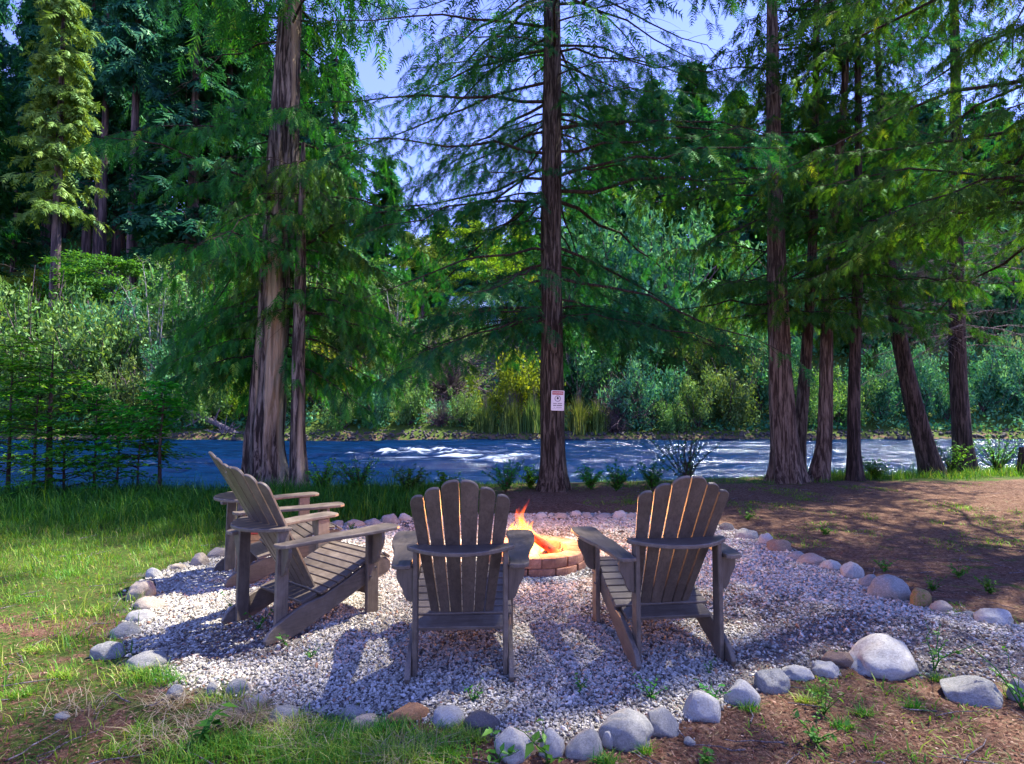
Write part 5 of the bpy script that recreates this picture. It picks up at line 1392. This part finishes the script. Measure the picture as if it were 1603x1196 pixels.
# fallen log on the far bank
def limb(pts, r0, r1, sides=8):
    pts = np.array(pts, float)[None]; n = pts.shape[1]; return tubes(pts, np.linspace(r0, r1, n)[None], sides)
lo_ = empty('fallen_log'); a0 = np.array(pl(200, 603, 38.6)); a1 = np.array(pl(392, 690, 35.2)); lo_.location = a0
tag(lo_, 'bleached fallen tree trunk slanting down the far bank into the river', 'fallen tree')
dd = a1 - a0
part('trunk', nmesh('trunk', *limb([dd * t + np.array([0, 0, .15 * math.sin(t * 3)]) for t in np.linspace(0, 1, 9)], .30, .12, 12), M['greytwig'], True), lo_)
for t, w_ in ((.0, (-.5, .2, .5)), (.0, (-.6, 0, -.2)), (.0, (.1, .1, .7)), (.5, (-.5, -.6, -.9)), (.55, (.5, -.5, -1.1)), (.62, (-.7, -.5, -.6)), (.72, (.5, -.3, .9)), (.8, (-.3, -.5, -.5)), (.35, (.3, -.5, 1.0))):
    w_ = np.array(w_); part('branch', nmesh('branch', *limb([dd * t + w_ * s + np.array([0, 0, .1 * s * s]) for s in np.linspace(0, 1, 5)], .07, .02, 6), M['greytwig'], True), lo_)
# driftwood snags
for i, (u, v, D, lb) in enumerate([(350, 682, 35.6, 'tangle of grey driftwood at the foot of the fallen log'), (1445, 640, 37.6, 'bare white branching snag behind the leaning trunk')]):
    p0 = pl(u, v, D); o = empty('driftwood_snag', p0); tag(o, lb, 'driftwood'); rr = np.random.default_rng(80 + i); nst = 16
    for j in range(nst):
        d_ = norm(np.array([rr.normal(0, 1), rr.normal(0, .4), abs(rr.normal(0, .8)) + .1 + .8 * i])); L = rr.uniform(.7, 1.7 + i)
        part('branch', nmesh('branch', *limb([d_ * L * s + rr.normal(0, .05, 3) * s for s in np.linspace(0, 1, 5)], .05, .015, 5), M['greytwig'], True), o)

# cabin beyond the river, half hidden
cx, cy = (762 - U0) / F_PX * 57, 57.0; cz = tz(cx, cy)
cb = empty('cabin', (cx, cy, cz)); tag(cb, 'small brown cabin with a blue roof half hidden by boughs across the river', 'cabin')
def box(w, d, h, loc, m, name, bev=.02):
    bm = bmesh.new(); bmesh.ops.create_cube(bm, size=1, matrix=Matrix.Translation(loc) @ Matrix.Diagonal((w, d, h, 1)))
    if bev: bmesh.ops.bevel(bm, geom=list(bm.edges), offset=bev, segments=1, affect='EDGES')
    me = bpy.data.meshes.new(name); bm.to_mesh(me); bm.free(); me.materials.append(m); return me
HW = 6.8
part('wall', box(HW, 5, 2.7, (0, 2.5, 1.35), M['wallred'], 'wall'), cb)
for i in range(9): part('siding_board', box(HW + .02, .04, .27, (0, -.022, .15 + i * .295), M['wallred'], 'siding_board', .01), cb)
rf = part('roof', plate([(-.6, 2.55), (2.5, 4.1), (5.6, 2.55), (5.6, 2.72), (2.5, 4.28), (-.6, 2.72)], (0, 1, 0), (0, 0, 1), (0, 0, 0), HW + 1.0, M['roofblue'], 'roof', .01), cb)
for i in range(14):
    g_ = plate([(-.6, 2.73), (2.5, 4.29), (2.5, 4.34), (-.6, 2.78)], (0, 1, 0), (0, 0, 1), (-HW / 2 - .4 + i * (HW + .8) / 13, 0, 0), .05, M['roofblue'], 'roof_seam', 0)
    o = link('roof_seam', g_, rf); KIDS.setdefault(rf.name, []).append(o)
for xw in (-2.3, -.4, .6, 2.5):
    wf_ = part('window', box(.85, .10, 1.1, (xw, -.07, 1.55), M['trim'], 'window'), cb)
    link('pane', box(.68, .03, .93, (xw, -.125, 1.55), M['glass'], 'pane', 0), wf_)
part('door', box(.9, .08, 2.05, (1.55, -.07, 1.03), M['trim'], 'door'), cb)

# white-stemmed birch on the far bank at left
def birch(u, D, vt, seed, lb, mt='willow', spread=1.6, nst=5, leaves=2600):
    x = (u - U0) / F_PX * D; z = tz(x, D); H_ = pl(u, vt, D)[2] - z; rr = np.random.default_rng(seed); o = empty('birch_tree', (x, D, z - .1)); tag(o, lb, 'tree')
    t = np.linspace(0, 1, 8); tips = []
    for j in range(nst):
        a = rr.uniform(0, 6.28); s = spread * rr.uniform(.3, 1); h = H_ * rr.uniform(.75, 1)
        P = np.stack([np.cos(a) * s * t ** 1.3, np.sin(a) * s * t ** 1.3, h * t], -1) + np.cumsum(rr.normal(0, .05, (8, 3)), 0) * t[:, None]
        part('stem', nmesh('stem', *tubes(P[None], (.10 * (1 - .85 * t))[None], 6), M['whitebark'], True), o); tips.append(P)
    tp = np.array(tips); k = nst * 22; si = rr.integers(0, nst, k); ji = rr.integers(2, 8, k); b0 = tp[si, ji]; dd_ = norm(np.stack([rr.normal(0, 1, k), rr.normal(0, 1, k), rr.uniform(.1, 1.2, k)], -1)); L = rr.uniform(.5, 1.5, k); t5 = np.linspace(0, 1, 5)
    S = b0[:, None] + dd_[:, None] * (L[:, None] * t5)[..., None] + np.cumsum(rr.normal(0, .04, (k, 5, 3)), 1) * t5[None, :, None]
    part('branches', nmesh('branches', *tubes(S, np.broadcast_to(.018 * (1 - .8 * t5), (k, 5)), 3), M['whitebark'], True), o)
    li = rr.integers(0, k, leaves); lj = rr.integers(1, 5, leaves); lp = S[li, lj] + rr.normal(0, .13, (leaves, 3))
    V, Fq, A = stamp_multi([LT], lp, norm(rr.normal(0, 1, (leaves, 3))), norm(rr.normal(0, .6, (leaves, 3)) + [0, 0, 1]), rr.uniform(.08, .20, leaves), rr)
    part('crown', nmesh('crown', V, Fq, M[mt], False, attr={'rnd': A}), o)
birch(240, 41, 410, 1, 'sparse white-stemmed birch leaning in a fan above the fallen log', 'willow', 1.9, 6, 3600)
birch(275, 43, 440, 2, 'second pale-stemmed birch close behind the fan-shaped one', 'teal', 1.5, 4, 2600)
birch(930, 42, 520, 3, 'thin pale birch among teal shrubs past the signed trunk', 'teal', 1.2, 4, 1500)
birch(1095, 44, 500, 4, 'pale-stemmed young birch up the far bank', 'teal', 1.4, 4, 2000)
birch(620, 44, 430, 5, 'thin birch behind the hanging cedar sprays', 'willow', 1.3, 4, 1600)

# broad bright maples
def maple(u, D, vb, vt, wpx, seed, lb, mt='maple'):
    x = (u - U0) / F_PX * D; z = tz(x, D); H_ = pl(u, vt, D)[2] - z; W = wpx / F_PX * D / 2; rr = np.random.default_rng(seed); o = empty('maple_tree', (x, D, z - .1)); tag(o, lb, 'tree')
    V, Fq = trunk_geo([(0, 0, -.1), (.1, 0, H_ * .4), (0, 0, H_ * .8)], [.22, .14, .04], sides=12, ridge=.05, seed=seed); part('trunk', nmesh('trunk', V, Fq, M['farbark'], True), o)
    nb = 26; t = np.linspace(0, 1, 6); z_ = H_ * rr.uniform(.18, .85, nb); az = rr.uniform(0, 6.28, nb); L = W * rr.uniform(.6, 1.1, nb) * np.sin(np.clip(z_ / H_, .15, .95) * np.pi) ** .5
    P = np.zeros((nb, 6, 3)); P[..., 0] = np.cos(az)[:, None] * L[:, None] * t; P[..., 1] = np.sin(az)[:, None] * L[:, None] * t; P[..., 2] = z_[:, None] + L[:, None] * (.45 * t - .35 * t * t)
    part('branches', nmesh('branches', *tubes(P, np.broadcast_to(.05 * (1 - .8 * t), (nb, 6)), 4), M['farbark'], True), o)
    n = 9500; si = rr.integers(0, nb, n); q = rr.uniform(.25, 1.05, n); j = np.clip((q * 5).astype(int), 0, 4); f = (q * 5 - j)[:, None]
    lp = P[si, j] * (1 - f) + P[si, j + 1] * f + rr.normal(0, 1, (n, 3)) * [.42, .42, .13]
    V, Fq, A = stamp_multi([LT], lp, np.stack([np.cos(az[si]), np.sin(az[si]), -.25 * np.ones(n)], -1) + rr.normal(0, .5, (n, 3)), norm(rr.normal(0, .35, (n, 3)) + [0, 0, 1]), rr.uniform(.16, .34, n), rr)
    part('crown', nmesh('crown', V, Fq, M[mt], False, attr={'rnd': A}), o)
maple(170, 50, 520, 395, 170, 1, 'vivid green broad maple below the dark left forest', 'maple')
maple(60, 54, 500, 430, 150, 2, 'yellow-topped broadleaf tree next to the sunlit pine trunk', 'yellow')
maple(-20, 50, 500, 440, 160, 3, 'yellow-green broadleaf tree cut by the picture edge', 'yellow')
maple(760, 62, 480, 330, 150, 4, 'yellow-green tree rising behind the cabin roof', 'yellow')
maple(880, 60, 480, 400, 110, 5, 'olive broadleaf tree up the slope behind the signed trunk', 'yellow')
maple(330, 52, 480, 400, 130, 6, 'soft green broadleaf tree behind the birches', 'willow')
maple(985, 58, 480, 400, 130, 7, 'dull green broadleaf tree above the purplish brush', 'teal')
maple(560, 58, 480, 380, 140, 8, 'grey-green broadleaf tree behind the hanging boughs', 'willow')
maple(660, 60, 470, 350, 120, 9, 'pale green tree upslope beside the cabin', 'willow')

# ------------------------------------------------------------------ far conifers (one mesh set per variety, shared)
def far_variant(seed, H=20.0, z0=3.0, R0=3.0, n=100, nsec=7, nfr=3, fs=.95, mt='farfir', trunk_r=.32, droop=.25, power=.9):
    g_ = conifer_geo(seed, H, z0, n, lambda z: R0 * (1.02 - (z - z0) / (H - z0)) ** power + .15, rise=.0, droop=droop, tip=.12, nsec=nsec, sec=.40, nfr=nfr, fs=fs, hang=.45, temps=FR_FAR, rbr=.02, clump=.35)
    V, Fq = trunk_geo([(0, 0, -.3), (0, 0, H * .5), (0, 0, H)], [trunk_r, trunk_r * .6, .03], sides=12, ridge=.05, flare=.3, seed=seed, step=.6)
    (bv, bf), (fv, ff, fa) = g_
    return nmesh('trunk', V, Fq, M['farbark'], True), nmesh('branches', bv, bf, M['farbark'], True), nmesh('crown', fv, ff, M[mt], False, attr={'rnd': fa})
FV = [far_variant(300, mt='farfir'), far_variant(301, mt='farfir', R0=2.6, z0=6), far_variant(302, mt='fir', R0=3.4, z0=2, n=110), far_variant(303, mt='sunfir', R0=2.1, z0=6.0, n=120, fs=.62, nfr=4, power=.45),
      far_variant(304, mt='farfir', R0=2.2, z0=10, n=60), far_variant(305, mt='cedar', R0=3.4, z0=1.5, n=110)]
def far_tree(u, D, vt, k, label, group=None, sc=1.0, name='conifer_tree'):
    x = (u - U0) / F_PX * D; z = tz(x, D); H_ = max(4.0, pl(u, vt, D)[2] - z); s = H_ / 20
    o = empty(name, (x, D, z), rng.uniform(0, 6.28)); tag(o, label, 'tree', group); w = s ** .6 * sc; o.scale = (w, w, s)
    for nm, me in zip(('trunk', 'branches', 'crown'), FV[k]): part(nm, me, o)
    return o
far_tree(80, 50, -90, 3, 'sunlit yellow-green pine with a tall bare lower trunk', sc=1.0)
for u, D, vt, k, lb in [
        (128, 70, -160, 4, 'dark tall trunked fir next to the sunlit pine'), (152, 66, -120, 4, 'grey pole-like conifer trunk in the dark stand'),
        (200, 62, -200, 4, 'thick reddish trunked conifer at the edge of the dark stand'), (14, 66, 190, 2, 'dark rounded conifer under the sunlit pine boughs'), (-40, 60, 60, 2, 'dark conifer beyond the picture edge by the sunlit pine'),
        (295, 60, -60, 0, 'dark conifer seen through the peeling cedar boughs'), (350, 66, -40, 1, 'blue-green conifer behind the peeling cedar'), (520, 70, 60, 0, 'dark conifer between the peeling cedar and open sky'),
        (600, 76, 240, 2, 'shorter green conifer under the open sky gap'), (690, 80, 330, 5, 'small green conifer low against the lavender sky'), (735, 74, 300, 0, 'dark feathered conifer top poking into the sky near the cabin'),
        (815, 78, 310, 5, 'olive conifer behind the signed trunk'), (905, 70, 270, 0, 'dark conifer just past the signed trunk'), (960, 64, 150, 1, 'tall conifer behind the boughs past the signed trunk'),
        (1025, 66, 110, 0, 'tall blue-green conifer midway to the bank clump'), (1090, 60, 90, 2, 'dense dark conifer near the bank clump'), (1160, 66, 130, 1, 'conifer directly before the thickest cedar'),
        (1150, 74, 190, 5, 'short green conifer behind the bank clump')]:
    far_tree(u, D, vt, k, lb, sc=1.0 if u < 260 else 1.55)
G1 = 'conifers of the dark stand on the far slope'
for i in range(58):
    u = [-260, -190, -120, -60, 30, 80, 110, 165, 185, 230, 260, 320, 380, 420, 470][i % 15] + rng.normal(0, 16); D = rng.uniform(66, 105)
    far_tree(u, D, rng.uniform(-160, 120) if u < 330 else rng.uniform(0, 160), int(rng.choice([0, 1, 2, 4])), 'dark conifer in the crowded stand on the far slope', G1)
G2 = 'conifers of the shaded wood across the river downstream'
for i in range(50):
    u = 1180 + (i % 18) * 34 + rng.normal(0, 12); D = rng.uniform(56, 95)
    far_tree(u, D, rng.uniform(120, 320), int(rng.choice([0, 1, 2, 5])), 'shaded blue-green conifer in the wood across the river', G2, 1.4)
G3 = 'small conifers on the distant ridge'
for i in range(34):
    u = 470 + (i % 17) * 42 + rng.normal(0, 12); D = rng.uniform(90, 125)
    far_tree(u, D, rng.uniform(340, 400), int(rng.choice([0, 1, 2])), 'small dark conifer on the distant ridge below the sky', G3, 1.6)
